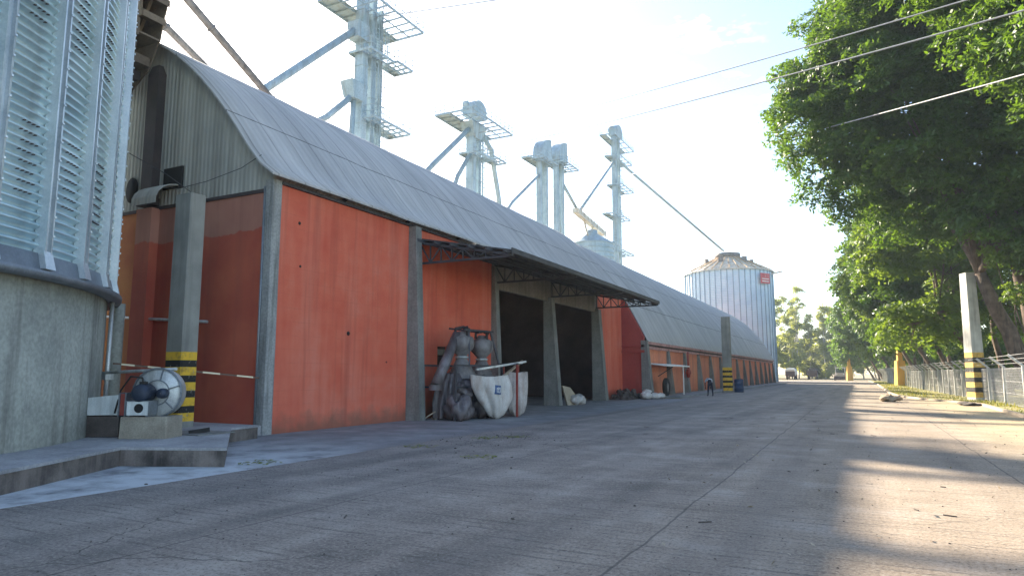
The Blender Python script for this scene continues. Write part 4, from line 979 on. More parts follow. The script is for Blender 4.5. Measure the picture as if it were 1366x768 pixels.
def head(par, cy, z, w_, l):
    m = MB(); pts = [(TX, cy+l/2*math.cos(a), z+l/2*.75*math.sin(a)) for a in np.linspace(0, math.pi, 13)]
    pts = [(TX, cy-l/2, z-.9)] + pts[::-1] + [(TX, cy+l/2, z-.9)]
    m.poly([(TX-w_/2, p[1], p[2]) for p in pts], (w_, 0, 0)); m.box(TX-w_/2-.05, TX+w_/2+.05, cy-l/2-.05, cy+l/2+.05, z-.06, z+.03)
    h = m.build('head', M['pale_steel'], par)
    m = MB(); m.lathe((TX, cy-l/2*0, z), [(.01, -w_/2-.5), (.26, -w_/2-.5), (.3, -w_/2-.4), (.3, -w_/2)], 16, 'X'); m.lathe((TX, cy-l*.75, z+.1), [(.01, -.3), (.25, -.3), (.25, .3), (.01, .3)], 14, 'X'); m.build('drive_motor', M['pale_steel'], h)
def pipe_part(par, pts, r, name='spout', mat=None):
    m = MB(); m.tube(pts, r, 12); m.build(name, mat or M['pale_steel'], par)
# tower 1 (top leaves the frame)
c1y = 36.4*KS; zt = lambda z: 1.7+(z-1.7)*KS
T1 = thing('bucket_elevator', (TX, c1y, 0), 'tallest and nearest bucket elevator tower, its top platform cut by the top of the picture', 'elevator', 'bucket elevators behind the warehouse')
legs(T1, c1y-.55, 1.1, .9, .62, zt(29.5)); m = MB(); m.box(TX-.5, TX+.6, c1y+.75, c1y+1.0, 8, zt(28)); m.build('cable_tray', M['pale_steel'], T1)
head(T1, c1y-.5, zt(30.5), 1.3, 2.3)
ladder(T1, TX+.5, c1y+1.0, 8, zt(29.0)); ladder(T1, TX+.55, c1y+.05, 8, zt(28.5), cage=False)
deck(T1, TX-2.2, TX+2.6, c1y-4.2, c1y+4.2, zt(27.2), joists=8)
deck(T1, TX-.9, TX+1.5, c1y-1.7, c1y+1.5, zt(24.1), joists=3)
deck(T1, TX-.3, TX+1.7, c1y+1.7, c1y+3.9, zt(24.2), joists=3)
deck(T1, TX-.8, TX+1.6, c1y-1.2, c1y+3.9, zt(19.3), joists=6)
pipe_part(T1, [(TX, c1y-1.9, zt(25.6)), S(27.13, 18.28), S(23, 14.0)], .30)
m = MB(); m.box(TX-.6, TX+.6, c1y-2.3, c1y-.8, zt(24.9), zt(26.1)); m.build('discharge_box', M['pale_steel'], T1)
m = MB(); m.taper(TX, c1y-1.9, zt(20.4), zt(21.6), 1.1, 1.2, 1.3, 2.0); m.build('discharge_box', M['pale_steel'], T1)
pipe_part(T1, [(TX, c1y-2.2, zt(20.6)), S(32.2, 18.3), S(28, 15.2)], .26); pipe_part(T1, [(TX, c1y-2.0, zt(20.6)), (TX, c1y-2.1, zt(17)), (TX, c1y-2.1, 12)], .24)
# tower 2
c2y = 51.6*KS
T2 = thing('bucket_elevator', (TX, c2y, 0), 'second bucket elevator tower with one broad deck on top, right of the tallest one', 'elevator', 'bucket elevators behind the warehouse')
legs(T2, c2y-.4, 1.15, .9, .62, zt(24.4)); head(T2, c2y-.3, zt(25.6), 1.6, 2.5)
ladder(T2, TX+.5, c2y+.75, 8, zt(24.4)); ladder(T2, TX+.55, c2y+.05, 8, zt(24.4), cage=False)
deck(T2, TX-2.3, TX+2.3, c2y-4.6, c2y+4.4, zt(24.2), joists=8, rail=.9); deck(T2, TX-.9, TX+1.3, c2y-2.0, c2y+1.6, zt(21.2), joists=3, rail=.9); deck(T2, TX-.3, TX+1.4, c2y+1.6, c2y+4.6, zt(21.6), joists=3, rail=.8)
pipe_part(T2, [(TX, c2y-1.4, zt(23.6)), S(44.6, 18.58), S(40, 14.2)], .28); pipe_part(T2, [(TX, c2y-1.3, zt(21.2)), S(48.46, 18.65), S(46.8, 15)], .26); pipe_part(T2, [(TX, c2y+1.0, zt(24.0)), S(54.5, 22.83), S(56.04, 18.65), S(57.2, 14)], .28)
m = MB(); m.taper(TX, c2y-.5, zt(22.8), zt(24.1), 1.2, 1.4, 1.6, 3.2); m.build('discharge_box', M['pale_steel'], T2)
# twin tower
for i, (yy, lab) in enumerate(((66.3, 'left one of the close pair of hooded bucket elevators'), (71.0, 'right one of the close pair of hooded bucket elevators'))):
    cy_ = yy*KS; t = thing('bucket_elevator', (TX, cy_, 0), lab, 'elevator', 'bucket elevators behind the warehouse')
    zz = zt(25.2 if i == 0 else 26.3)
    legs(t, cy_, 1.9, .6, .62, zz)
    # quarter round hood
    m = MB(); sg = 1 if i == 0 else 1
    pts = [(TX-.7, cy_-1.5, zz)]+[(TX-.7, cy_+1.6-3.0*math.cos(a)*1.0, zz+.6+2.5*math.sin(a)) for a in np.linspace(.05, math.pi/2, 8)]+[(TX-.7, cy_+1.6, zz)]
    m.poly(pts, (1.4, 0, 0)); m.box(TX-.76, TX+.76, cy_-1.6, cy_+1.66, zz-.1, zz+.05); m.build('hood', M['pale_steel'], t)
    deck(t, TX-1.4, TX+1.6, cy_-3.4 if i == 0 else cy_-1.6, cy_+1.8 if i == 0 else cy_+3.6, zz-.4, joists=5, rail=.9)
    ladder(t, TX+.5, cy_-.25, 8, zz, cage=False)
    if i == 0: pipe_part(t, [(TX, cy_-1.0, zz-2.2), S(58.9, 18.7), S(56, 16)], .2)
    else: pipe_part(t, [(TX, cy_+1.2, zz-2.6), S(76.77, 21.9)], .22)
# tall slim tower
c4 = 92.6*KS
T4 = thing('bucket_elevator', (TX, c4, 0), 'slim bucket elevator rightmost of the towers, with small decks all the way up', 'elevator', 'bucket elevators behind the warehouse')
legs(T4, c4, 1.7, .8, .75, zt(36.2)); head(T4, c4, zt(37.0), 1.6, 3.2)
ladder(T4, TX+.5, c4+.2, 8, zt(36))
for z, a, b in ((35.4, 5.0, 6.0), (32.9, 2.6, 4.6), (28.8, 1.6, 5.4), (24.1, 4.2, 3.0), (19.1, 1.4, 5.0)): deck(T4, TX-1.2, TX+1.5, c4-a, c4+b, zt(z), joists=4, rail=.8)
pipe_part(T4, [(TX, c4-.8, zt(32.6)), S(77.6, 21.9)], .22)
pipe_part(T4, [(TX, c4+.9, zt(33.0)), (-24.6, 149.6, 28.1)], .24)
# slatted bin with inclined conveyor on top
BN = thing('holding_bin', (TX, 82*KS, 0), 'small pale holding bin with ringed walls behind the roof below an inclined conveyor', 'bin')
m = MB(); yb = 81.8*KS; pr_ = []
z = 8
while z < zt(17.9): pr_ += [(3.4, z), (3.4, z+.55), (3.55, z+.58), (3.55, z+.68), (3.4, z+.7)]; z += .72
m.lathe((TX, yb, 0), pr_+[(3.4, z)], 36, smooth=False); m.build('shell', M['pale_steel'], BN)
m = MB(); m.lathe((TX, yb, z), [(3.5, 0), (.9, 1.7), (.9, 2.2), (.01, 2.2)], 24); m.build('roof', M['pale_steel'], BN)
deck(BN, TX-1.2, TX+3.2, yb+1.5, yb+4.9, z+.4, joists=3, rail=1.0)
m = MB(); pA = Vector(S(76.2, 21.7)); pB = Vector(S(86.4, 20.6))
m.bar(pA, pB, .9, .7); n = 9
for i in range(n+1):
    p = pA.lerp(pB, i/n); m.bar(p+Vector((.5, 0, -.4)), p+Vector((.5, 0, .75)), .07)
m.bar(pA+Vector((.5, 0, .75)), pB+Vector((.5, 0, .75)), .07); m.bar(pA+Vector((.5, 0, -.45)), pB+Vector((.5, 0, -.45)), .16)
m.bar((TX, yb-1.6, z+1.0), (TX, yb-3.4, zt(21.2)), .22); m.bar((TX, yb-.4, z+1.6), (TX, yb+.6, zt(20.9)), .22)
tag(m.build('conveyor', M['silo_roof'], org=(TX, yb, z)), 'short inclined conveyor gallery on top of the ringed holding bin', 'conveyor')
# two big grain pipes crossing the sky at upper left
for (a, b, r_, lab) in ((Vector((-28, 20.25, 19.69)), Vector((-28, 24.8, 17.22)), .19, 'thick grey grain pipe slanting down onto the roof, the right one of two'), (Vector((-28, 18.98, 17.91)), Vector((-28, 21.28, 16.87)), .17, 'thick grey grain pipe slanting down near the gable top, the left one of two')):
    d = (b-a).normalized(); m = MB(); p0 = a-d*10; p1 = b+d*8
    while p1.z < 11.6: p1 -= d*.5
    m.tube([p0, a, b, p1], r_, 14)
    for k_ in range(5): c_ = p0.lerp(p1, (k_+.5)/5); m.tube([c_, c_+d*.08], r_+.05, 14)
    tag(m.build('grain_pipe', M['hopper'], org=a), lab, 'pipe', 'grain pipes over the gable')

# ---------------------------------------------------------------- far silo
M['farrib'] = surf('far_silo_rib', (.20, .30, .40), (.28, .40, .50), 1, .6, bmp=0)
FS = thing('blue_silo', (-24, 150, 0), 'pale blue ribbed silo with conical tan roof behind the far end of the warehouse', 'silo')
fc = (-23.9, 150); fr = 9.0
m = MB(); m.lathe((fc[0], fc[1], 0), [(fr, 0), (fr, 8), (fr, 16), (fr, 22.9)], 96); m.build('shell', M['farshell'], FS)
m = MB(); m.lathe((fc[0], fc[1], 0), [(fr+.35, 22.8), (fr+.3, 23.0), (2.1, 26.6), (2.1, 26.9), (1.3, 27.2), (.01, 27.3)], 72); rf = m.build('roof', M['silo_roof'], FS)
for i in range(48):
    a = 2*math.pi*i/48; m = MB(); c, s = math.cos(a), math.sin(a)
    m.bar((fc[0]+(fr+.06)*c, fc[1]+(fr+.06)*s, 0), (fc[0]+(fr+.06)*c, fc[1]+(fr+.06)*s, 22.8), .15); m.build('rib', M['farrib'], FS)
m = MB()
for i in range(32):
    a = 2*math.pi*i/32; c, s = math.cos(a), math.sin(a); m.bar((fc[0]+9.2*c, fc[1]+9.2*s, 23.12), (fc[0]+2.2*c, fc[1]+2.2*s, 26.72), .14, .16)
m.build('roof_rib', surf('roof_rib', (.40, .27, .16), (.55, .40, .26), 1, .7), rf)
m = MB(); m.lathe((fc[0], fc[1], 0), [(2.6, 26.5), (2.7, 26.5), (2.7, 27.4), (2.6, 27.4)], 24)
for a in (2.2, 2.8, 3.8, 4.6, 5.6, .4):
    c, s = math.cos(a), math.sin(a); m.taper(fc[0]+5*c, fc[1]+5*s, 25.0, 26.1, .8, .8, .8, .8, a)
m.build('roof_vent', M['hopper'], rf)
m = MB()
for i in range(40):
    a = 2*math.pi*i/40; c, s = math.cos(a), math.sin(a); m.bar((fc[0]+9.4*c, fc[1]+9.4*s, 22.9), (fc[0]+9.4*c, fc[1]+9.4*s, 23.7), .07)
m.lathe((fc[0], fc[1], 0), [(9.37, 23.6), (9.43, 23.6), (9.43, 23.7), (9.37, 23.7), (9.37, 23.6)], 72); m.bar((fc[0]+9.0, fc[1]-2, 22.2), (fc[0]+11.2, fc[1]-2, 22.6), .3); m.build('railing', M['silo_roof'], FS)
m = MB(); a = R(-32); c, s = math.cos(a), math.sin(a); base = Vector((fc[0]+9.45*c, fc[1]+9.45*s, 19.9)); u = Vector((-s, c, 0)); nn = Vector((c, s, 0))
pp = [base-u*1.35, base+u*1.35, base+u*1.35+Vector((0, 0, 2.1)), base-u*1.35+Vector((0, 0, 2.1))]
m.poly([tuple(p) for p in pp], tuple(nn*.12)); sg = m.build('sign', M['sign_red'], FS)
m = MB()
for zz in (.45, .95): m.bar(base+nn*.13-u*1.0+Vector((0, 0, zz)), base+nn*.13+u*1.0+Vector((0, 0, zz)), .03, .16)
m.lathe(tuple(base+nn*.14+Vector((0, 0, 1.55))), [(.01, 0), (.3, 0)], 14, 'X'); m.build('sign_mark', M['white_paint'], sg)

# ---------------------------------------------------------------- overhead wires
def wire(a, b, sag, r_, lab):
    a = Vector(a); b = Vector(b); m = MB(); pts = []
    for i in range(25):
        t = i/24; p = a.lerp(b, t); p.z -= sag*4*t*(1-t); pts.append(p)
    m.tube(pts, r_, 6); tag(m.build('overhead_wire', M['wire'], org=a), lab, 'wire', 'overhead wires crossing the sky')
wire((TX+1, 61, 27.5), (16.0, 18.0, 11.9), .55, .030, 'upper of the three wires that cross the big tree crown')
wire((TX+1, 61, 25.5), (15.0, 19.0, 11.5), .5, .034, 'middle wire of the three crossing the big tree crown')
wire((TX+.5, 111, 36.0), (14.0, 20.5, 10.7), .6, .034, 'lowest wire of the three crossing the big tree crown')
wire((TX, 43.6, 32.3), (10.0, 66.0, 40.5), .3, .045, 'single high wire close to the top edge of the sky')

# ---------------------------------------------------------------- fence on the right
FN_ = [(6.9, 10), (6.9, 50), (6.5, 61), (5.95, 80), (5.55, 100), (4.7, 140), (4.0, 185)]
def fx_(y): return float(np.interp(y, [p[1] for p in FN_], [p[0] for p in FN_]))
FE = thing('fence', (6.9, 50, 0), 'long chain link fence with pale concrete posts whose tops lean towards the road', 'fence')
fy = 34.1; posts = []
while fy < 184: posts.append(fy); fy += 5.0 if fy < 100 else 6.0
# the photo shows them closer together farther along
posts = [34.1, 39.1, 44.1, 48.7] + [55.0+3.0*i for i in range(38)]
for y in posts:
    x = fx_(y); m = MB(); rj = random.uniform(-.03, .03)
    m.taper(x, y, 0, 2.05, .17, .17, .14, .14, 0, (rj, 0), bevel=.02)
    m.hexa([(x-.07+rj, y-.07, 2.05), (x+.07+rj, y-.07, 2.05), (x+.07+rj, y+.07, 2.05), (x-.07+rj, y+.07, 2.05), (x-.62, y-.05, 2.55), (x-.53, y-.05, 2.62), (x-.53, y+.05, 2.62), (x-.62, y+.05, 2.55)])
    m.build('post', M['fence_concrete'], FE)
m = MB()
for z in (.15, .7, 1.3, 1.95):
    for a, b in zip(posts, posts[1:]): m.bar((fx_(a), a, z), (fx_(b), b, z), .012)
for (dx, z) in ((-.2, 2.2), (-.38, 2.38), (-.55, 2.55)):
    for a, b in zip(posts, posts[1:]): m.bar((fx_(a)+dx, a, z), (fx_(b)+dx, b, z), .014)
m.build('strand', M['wire'], FE)
m = MB(); y = 34.1
while y < 95:
    st = .16 if y < 70 else .3
    m.bar((fx_(y), y, .1), (fx_(y+1.9), y+1.9, 2.0), .006+.00008*y); m.bar((fx_(y), y, 2.0), (fx_(y+1.9), y+1.9, .1), .006+.00008*y); y += st
m.build('chain_link', M['wire'], FE)

# ---------------------------------------------------------------- trees
def leaves(centers, normals, per, rad, size, seed, flat=.28):
    g = np.random.default_rng(seed); n = len(centers)*per
    c = np.repeat(centers, per, 0); nr = np.repeat(normals, per, 0)
    off = g.normal(0, 1, (n, 3)); off /= np.linalg.norm(off, axis=1)[:, None]; off *= (g.uniform(0, 1, n)**.45)[:, None]*rad
    off -= nr*(np.sum(off*nr, 1)*(1-flat))[:, None]
    p = c+off
    nn = nr+g.normal(0, .55, (n, 3)); nn /= np.linalg.norm(nn, axis=1)[:, None]
    u = np.cross(nn, g.normal(0, 1, (n, 3))); u /= np.linalg.norm(u, axis=1)[:, None]; v = np.cross(nn, u)
    s = (size*g.uniform(.6, 1.35, n))[:, None]
    q_ = np.empty((n, 4, 3)); q_[:, 0] = p-u*s; q_[:, 1] = p-v*s*.42; q_[:, 2] = p+u*s; q_[:, 3] = p+v*s*.42
    return q_.reshape(-1, 3)
def quad_mesh(name, verts, mat, parent):
    og = np.array(ORG[parent.name]); n = len(verts)//4
    me = bpy.data.meshes.new(name); me.vertices.add(len(verts)); me.vertices.foreach_set('co', (verts-og).astype(np.float32).ravel())
    me.loops.add(n*4); me.loops.foreach_set('vertex_index', np.arange(n*4, dtype=np.int32)); me.polygons.add(n)
    me.polygons.foreach_set('loop_start', np.arange(0, n*4, 4, dtype=np.int32)); me.polygons.foreach_set('loop_total', np.full(n, 4, dtype=np.int32))
    me.update(calc_edges=True); me.materials.append(mat)
    o = bpy.data.objects.new(name, me); COL.objects.link(o); o.parent = parent; ORG[o.name] = Vector(og); return o
def lobe_clusters(lobes, dens, seed, fill=.5, sun=.0):
    g = np.random.default_rng(seed); C = []; Nn = []
    for (x, y, z, r) in lobes:
        k_ = int(dens*r*r*r**.4); d = g.normal(0, 1, (k_, 3)); d /= np.linalg.norm(d, axis=1)[:, None]
        rr = r*(g.uniform(fill**3, 1, k_)**(1/3))*(1+.16*np.sin(d[:, 0]*5+x)+.14*np.sin(d[:, 1]*6+y)+.12*np.sin(d[:, 2]*7+z))
        p = np.stack([x+d[:, 0]*rr, y+d[:, 1]*rr, z+d[:, 2]*rr*.8], 1)
        f = np.sin(p[:, 0]*1.25+2*np.sin(p[:, 2]*.8))+np.sin(p[:, 1]*1.15+p[:, 2]*.9)+np.sin(p[:, 2]*1.7+p[:, 0]*.6)
        kp = f > -.95+.4*g.normal(0, 1, k_)*.6
        p = p[kp]; d = d[kp]; nm = d*.55+np.array([0, 0, .75])+g.normal(0, .22, d.shape); nm /= np.linalg.norm(nm, axis=1)[:, None]
        C.append(p); Nn.append(nm)
    return np.concatenate(C), np.concatenate(Nn)
def limb(m, a, b, r0, r1, rr, bend=.12, n=6):
    a = Vector(a); b = Vector(b); L_ = (b-a).length; o1 = Vector([rr.uniform(-1, 1) for _ in range(3)])*bend*L_; pts = []; rad = []
    for i in range(n+1):
        t = i/n; p = a.lerp(b, t)+o1*math.sin(math.pi*t)+Vector((rr.uniform(-1, 1), rr.uniform(-1, 1), 0))*.02*L_*(0 < i < n); pts.append(p); rad.append(r0+(r1-r0)*t)
    m.tube(pts, rad, 8)
def tree(name, x, y, lobes, lab, cat, grp, stems, dens=22, per=46, rad=.75, size=.16, mat='leaf', bark='bark', seed=1, r0=.45, fork=4.0, twig=True):
    t = thing(name, (x, y, 0), lab, cat, grp); rr = random.Random(seed)
    m = MB()
    for (sx, sy, lx, ly, fz) in stems:
        b0 = (x+sx, y+sy, -.1); top = (x+sx+lx, y+sy+ly, fz); limb(m, b0, top, r0, r0*.62, rr, .06)
        best = sorted(lobes, key=lambda l: (l[0]-top[0])**2+(l[1]-top[1])**2)[:max(3, len(lobes)//len(stems)+1)]
        for l in best:
            tgt = Vector(l[:3]); limb(m, top, tgt, r0*.42, r0*.12, rr, .10)
            if twig:
                for _ in range(5):
                    d = Vector([rr.uniform(-1, 1) for _ in range(3)]).normalized()*l[3]*.85; st_ = Vector(top).lerp(tgt, rr.uniform(.5, 1)); limb(m, st_, tgt+d, r0*.13, .02, rr, .08, 4)
    m.build('trunk', M[bark], t)
    c, nm = lobe_clusters(lobes, dens, seed)
    quad_mesh('crown', leaves(c, nm, per, rad, size, seed), M[mat], t)
    return t
G1 = 'broad trees behind the fence'
# front tree: its branch reaches into the top right corner
tree('broad_tree', 13.5, 35, [(12, 35, 19, 5.2), (15, 33, 23, 5.5), (17, 36, 16, 4.5), (9.5, 37, 22.5, 4.8), (12.5, 38, 14.0, 3.6), (8.2, 38, 18.0, 3.6), (5.6, 38.5, 21.5, 2.8), (6.0, 37, 24.5, 3.4), (11, 36, 27, 4.6)], 'nearest broad tree whose dark crown fills the top right corner', 'tree', G1,
     [(0, 0, -.6, 0, 7.5), (.6, .5, 2, 0, 9)], seed=3, dens=20)
tree('broad_tree', 9.4, 50.5, [(1.6, 50, 22.5, 4.6), (-.3, 50, 18.6, 4.0), (5.5, 51, 26.5, 5.6), (5.2, 48.5, 19, 4.6), (10.5, 50, 29, 6.0), (11.5, 50, 21, 5.6), (.8, 52, 14.8, 3.2), (5, 53, 13.5, 3.6), (14.5, 51, 14.5, 4.4), (9.5, 48.6, 13.2, 3.2), (-1.8, 51, 22.0, 2.6), (1.5, 53, 27.5, 3.8), (12.5, 51.5, 9.6, 2.8), (16, 50, 9.5, 3.0), (9.0, 52.5, 10.6, 2.4), (9.6, 46, 15.5, 3.0), (12.6, 45.5, 12.6, 2.6), (14.5, 45, 17, 4.2), (8, 46, 21, 4.0), (11, 45, 25, 4.6), (4.6, 47, 15.2, 2.8), (7.3, 48, 11.4, 2.3), (10.4, 47.5, 9.0, 2.2), (9.0, 47, 12.6, 2.4)], 'biggest broad tree behind the right column, its crown reaching far over the road', 'tree', G1,
     [(0, 0, -2.2, .5, 8), (.9, .6, -1.0, 1, 9), (1.6, -.2, 2.4, 0, 9)], seed=5, dens=22, r0=.55)
rows = [(9.6, 63, 21, 3.2, 'slender twin stemmed tree second from the right column'), (9.2, 74, 22, 3.4, 'full green tree third along the fence from the right column'), (8.6, 87, 22, 3.8, 'green tree behind the fence near the nearer yellow pole'), (7.6, 101, 22, 4.0, 'broad tree rising over the nearer yellow pole'), (7.4, 118, 21, 4.2, 'mid distance tree beyond the nearer yellow pole'), (6.4, 138, 20, 4.6, 'distant tree of the fence row overhanging the road'), (5.0, 160, 19, 4.6, 'last but one tree of the fence row'), (3.5, 182, 17, 4.4, 'farthest tree of the fence row by the small yellow pole')]
for i, (x, y, h, r_, lab) in enumerate(rows):
    rr = random.Random(60+i); lb = []
    ln = -4.0 if y < 100 else -3.2
    for j in range(9):
        z = h*((.30 if y < 80 else .42)+(.62 if y < 80 else .5)*j/8); lb.append((x+ln*(.5+z/h*.6)+rr.uniform(-2.6, 2.2), y+rr.uniform(-2.6, 2.6), z, r_*rr.uniform(.65, 1.0)))
    lb.append((x+ln-2.0, y-1.5, h*(.26 if y < 80 else .45), r_*.7)); lb += [(x+ln-3.4, y+.5, h*.62, r_*.85), (x+ln-3.0, y-.8, h*.48, r_*.75), (x+ln-2.6, y, h*.8, r_*.8)] if y < 110 else []; lb.append((x+1.8, y, h*.30, r_*.75)); lb.append((x+4.5, y, h*.5, r_)); lb.append((x+4.5, y+1, h*.75, r_))
    far = y > 95
    tree('broad_tree', x, y, lb, lab, 'tree', G1, [(0, 0, ln*.9, 0, h*.30), (.9, 1.2, -.8, .5, h*.34)], dens=12 if not far else 8, per=38, rad=.85 if not far else 1.0, size=.2 if not far else .28, mat='leaf_light' if i in (0, 2, 5) else 'leaf', seed=70+i, r0=.26, twig=not far)
# low sunlit sapling growth near the column and undergrowth behind the fence
def bush(name, x, y, r_, h, lab, mat='leaf_light', seed=1, grp='bushes behind the fence', lobes=None, size=.13):
    t = thing(name, (x, y, 0), lab, 'bush', grp); rr = random.Random(seed); m = MB()
    lb = lobes or [(x+rr.uniform(-.5, .5)*r_, y+rr.uniform(-.5, .5)*r_, h*rr.uniform(.3, .8), r_*rr.uniform(.5, .8)) for _ in range(5)]
    for l in lb: limb(m, (x, y, 0), l[:3], .06, .02, rr)
    m.build('stem', M['bark'], t); c, nm = lobe_clusters(lb, 26, seed, .3); quad_mesh('foliage', leaves(c, nm, 34, .45, size, seed), M[mat], t)
bush('sapling', 9.8, 47.5, 2, 7, 'bright yellow green sapling between the right column and the thick trunk', seed=91, lobes=[(9.3, 47.5, 7.6, 1.25), (8.4, 47.6, 6.3, .9), (9.9, 47.4, 6.2, 1.1), (8.9, 47.8, 8.7, 1.0), (7.6, 48.2, 8.6, .9)])
bd = [(17, 52, 3.2, 5.0), (16.5, 60, 3.2, 4.6), (16, 69, 3.0, 5.2), (15.5, 78, 3.2, 5.0), (15, 89, 3.4, 5.4), (14, 101, 3.6, 5.4), (13, 115, 3.8, 5.2), (11.5, 132, 4, 5.6), (9.5, 152, 4, 5.6), (7.6, 170, 3.6, 4.6), (22, 46, 3.4, 5.4)]
bl = ['behind the thick leaning trunk', 'behind the slender twin stems', 'behind the third fence tree', 'dark, low in the middle of the fence row', 'just right of the nearer yellow pole', 'hidden low behind the nearer yellow pole', 'left of the nearer yellow pole', 'low in the distance of the fence row', 'in the far part of the fence row', 'at the far end of the fence', 'dense, at the right edge of the picture']
for i, ((x, y, r_, h), s_) in enumerate(zip(bd, bl)): bush('bush', x, y, r_, h, 'dark green bush '+s_, 'leaf', 100+i, size=.2)
# eucalyptus belt closing the view beyond the yard
rr = random.Random(8); G2 = 'eucalyptus trees at the end of the yard'
eu = []
for i in range(15):
    x = -40+i*3.4+rr.uniform(-.8, .8); y = 236+rr.uniform(-7, 12); h = (27 if x < -15 else 21)+rr.uniform(-2.0, 2.0); eu.append((x, y, h))
words = ['leftmost tall', 'second tall', 'third tall', 'tall slim', 'pale tall topped', 'broad pale', 'tall tree right of the far silo,', 'shorter pale', 'low topped', 'thin crowned', 'mid height', 'grey green', 'slim dark', 'half hidden', 'rightmost hidden']
for i, (x, y, h) in enumerate(eu):
    lb = []; w0 = rr.uniform(1.9, 2.9)
    for j in range(24):
        t_ = j/23; z = h*(.14+.84*t_)+rr.uniform(-.8, .8); wd_ = w0*(1.0-.65*max(0, t_-.35)/.65)+.3
        lb.append((x+rr.gauss(0, 1)*wd_*.75, y+rr.gauss(0, 1)*wd_*.75, z, rr.uniform(.9, 1.7)))
    px_ = 1145+x*1.12*900/y
    tree('eucalyptus', x, y, lb, words[i]+' eucalyptus of the far belt, %s from the left' % ['one', 'two', 'three', 'four', 'five', 'six', 'seven', 'eight', 'nine', 'ten', 'eleven', 'twelve', 'thirteen', 'fourteen', 'fifteen'][i], 'tree', G2, [(0, 0, 0, 0, h*.5)], dens=15, per=16, rad=1.0, size=.30, mat='leaf_euc', bark='bark_pale', seed=200+i, r0=.22, twig=False)
lbw = []
for i in range(46): lbw.append((-75+i*4.4+rr.uniform(-2, 2), 262+rr.uniform(-4, 8), rr.uniform(4, 13), rr.uniform(4, 6)))
wd = thing('far_wood', (0, 262, 0), None, None); c, nm = lobe_clusters(lbw, 5, 5); 
bpy.data.objects.remove(wd); wd_v = leaves(c, nm, 16, 1.6, .8, 5)
me_ = link('far_wood', wd_v, [(4*i, 4*i+1, 4*i+2, 4*i+3) for i in range(len(wd_v)//4)], M['leaf_euc'], org=(0, 262, 0)); props(me_, kind='stuff')

# ---------------------------------------------------------------- vehicles at the far end
def wheel(par, x, y, r_, w_=.35):
    m = MB(); m.lathe((x, y, r_), [(r_*.5, -w_/2), (r_*.95, -w_/2), (r_, -w_/2+.05), (r_, w_/2-.05), (r_*.95, w_/2), (r_*.5, w_/2), (r_*.5, -w_/2)], 20, 'X'); wl = m.build('wheel', M['rubber'], par)
    m = MB(); m.lathe((x, y, r_), [(r_*.52, -w_/2+.05), (.01, -w_/2+.1)], 14, 'X'); m.lathe((x, y, r_), [(r_*.52, w_/2-.05), (.01, w_/2-.1)], 14, 'X'); m.build('rim', M['fan'], wl)
def truck(x, y, lab, body, load, rz=0):
    t = thing('truck', (x, y, 0), lab, 'truck', 'trucks parked at the end of the yard')
    m = MB(); m.box(x-1.2, x+1.2, y, y+6.5, 1.0, 1.25); m.box(x-.5, x+.5, y, y+8.6, .75, 1.0); m.build('chassis', M['truck_dark'], t)
    for wy in (y+1.2, y+2.5, y+7.9):
        for wx in (x-1.0, x+1.0): wheel(t, wx, wy, .52)
    m = MB(); m.taper(x, y+7.7, .8, 2.9, 2.4, 1.9, 2.2, 1.5, bevel=.1); cb_ = m.build('cab', M['truck_red'], t)
    m = MB(); m.box(x-1.0, x+1.0, y+8.48, y+8.56, 1.8, 2.6); m.build('windscreen', M['glass'], cb_)
    m = MB(); m.box(x-1.25, x+1.25, y-.06, y+.0, 1.15, 2.3); m.build('tailgate', M['truck_dark'], t)
    for s_ in (-1, 1): m = MB(); m.box(x+s_*1.0-.12, x+s_*1.0+.12, y-.1, y-.02, .85, 1.0); m.build('tail_light', M['red_metal'], t)
    if load == 'canvas':
        m = MB(); pts = [(x-1.35, y+.02, 1.25), (x-1.35, y+.02, 2.6)]+[(x-1.35*math.cos(a), y+.02, 2.6+.75*math.sin(a)) for a in np.linspace(.2, math.pi-.2, 9)]+[(x+1.35, y+.02, 2.6), (x+1.35, y+.02, 1.25)]
        m.poly(pts, (0, 6.3, 0)); m.build('canvas_cover', M['white_paint'], t)
        m = MB(); m.box(x-1.1, x+1.1, y-.03, y+.01, 2.0, 2.7); m.build('cover_opening', M['truck_red'], t)
    elif load == 'box':
        m = MB(); m.box(x-1.3, x+1.3, y+.01, y+6.3, 1.25, 2.5)
        for k_ in range(8): m.box(x-1.36, x+1.36, y+.3+k_*.8, y+.42+k_*.8, 1.2, 2.55)
        bd_ = m.build('cargo_body', M['truck_dark'], t)
        m = MB(); rq = random.Random(3)
        for _ in range(26): m.taper(x+rq.uniform(-.9, .9), y+rq.uniform(.6, 5.6), 2.3, 2.6+rq.uniform(.2, .8), .9, .9, .4, .5, rq.uniform(0, 3))
        m.build('load', M['rubble'], t)
    return t
truck(-17.0, 205, 'far truck with a rounded white canvas cover, leftmost of the vehicles', 'b', 'canvas')
truck(-11.6, 207, 'far dark truck loaded with dark scrap, middle of the vehicles', 'b', 'box')
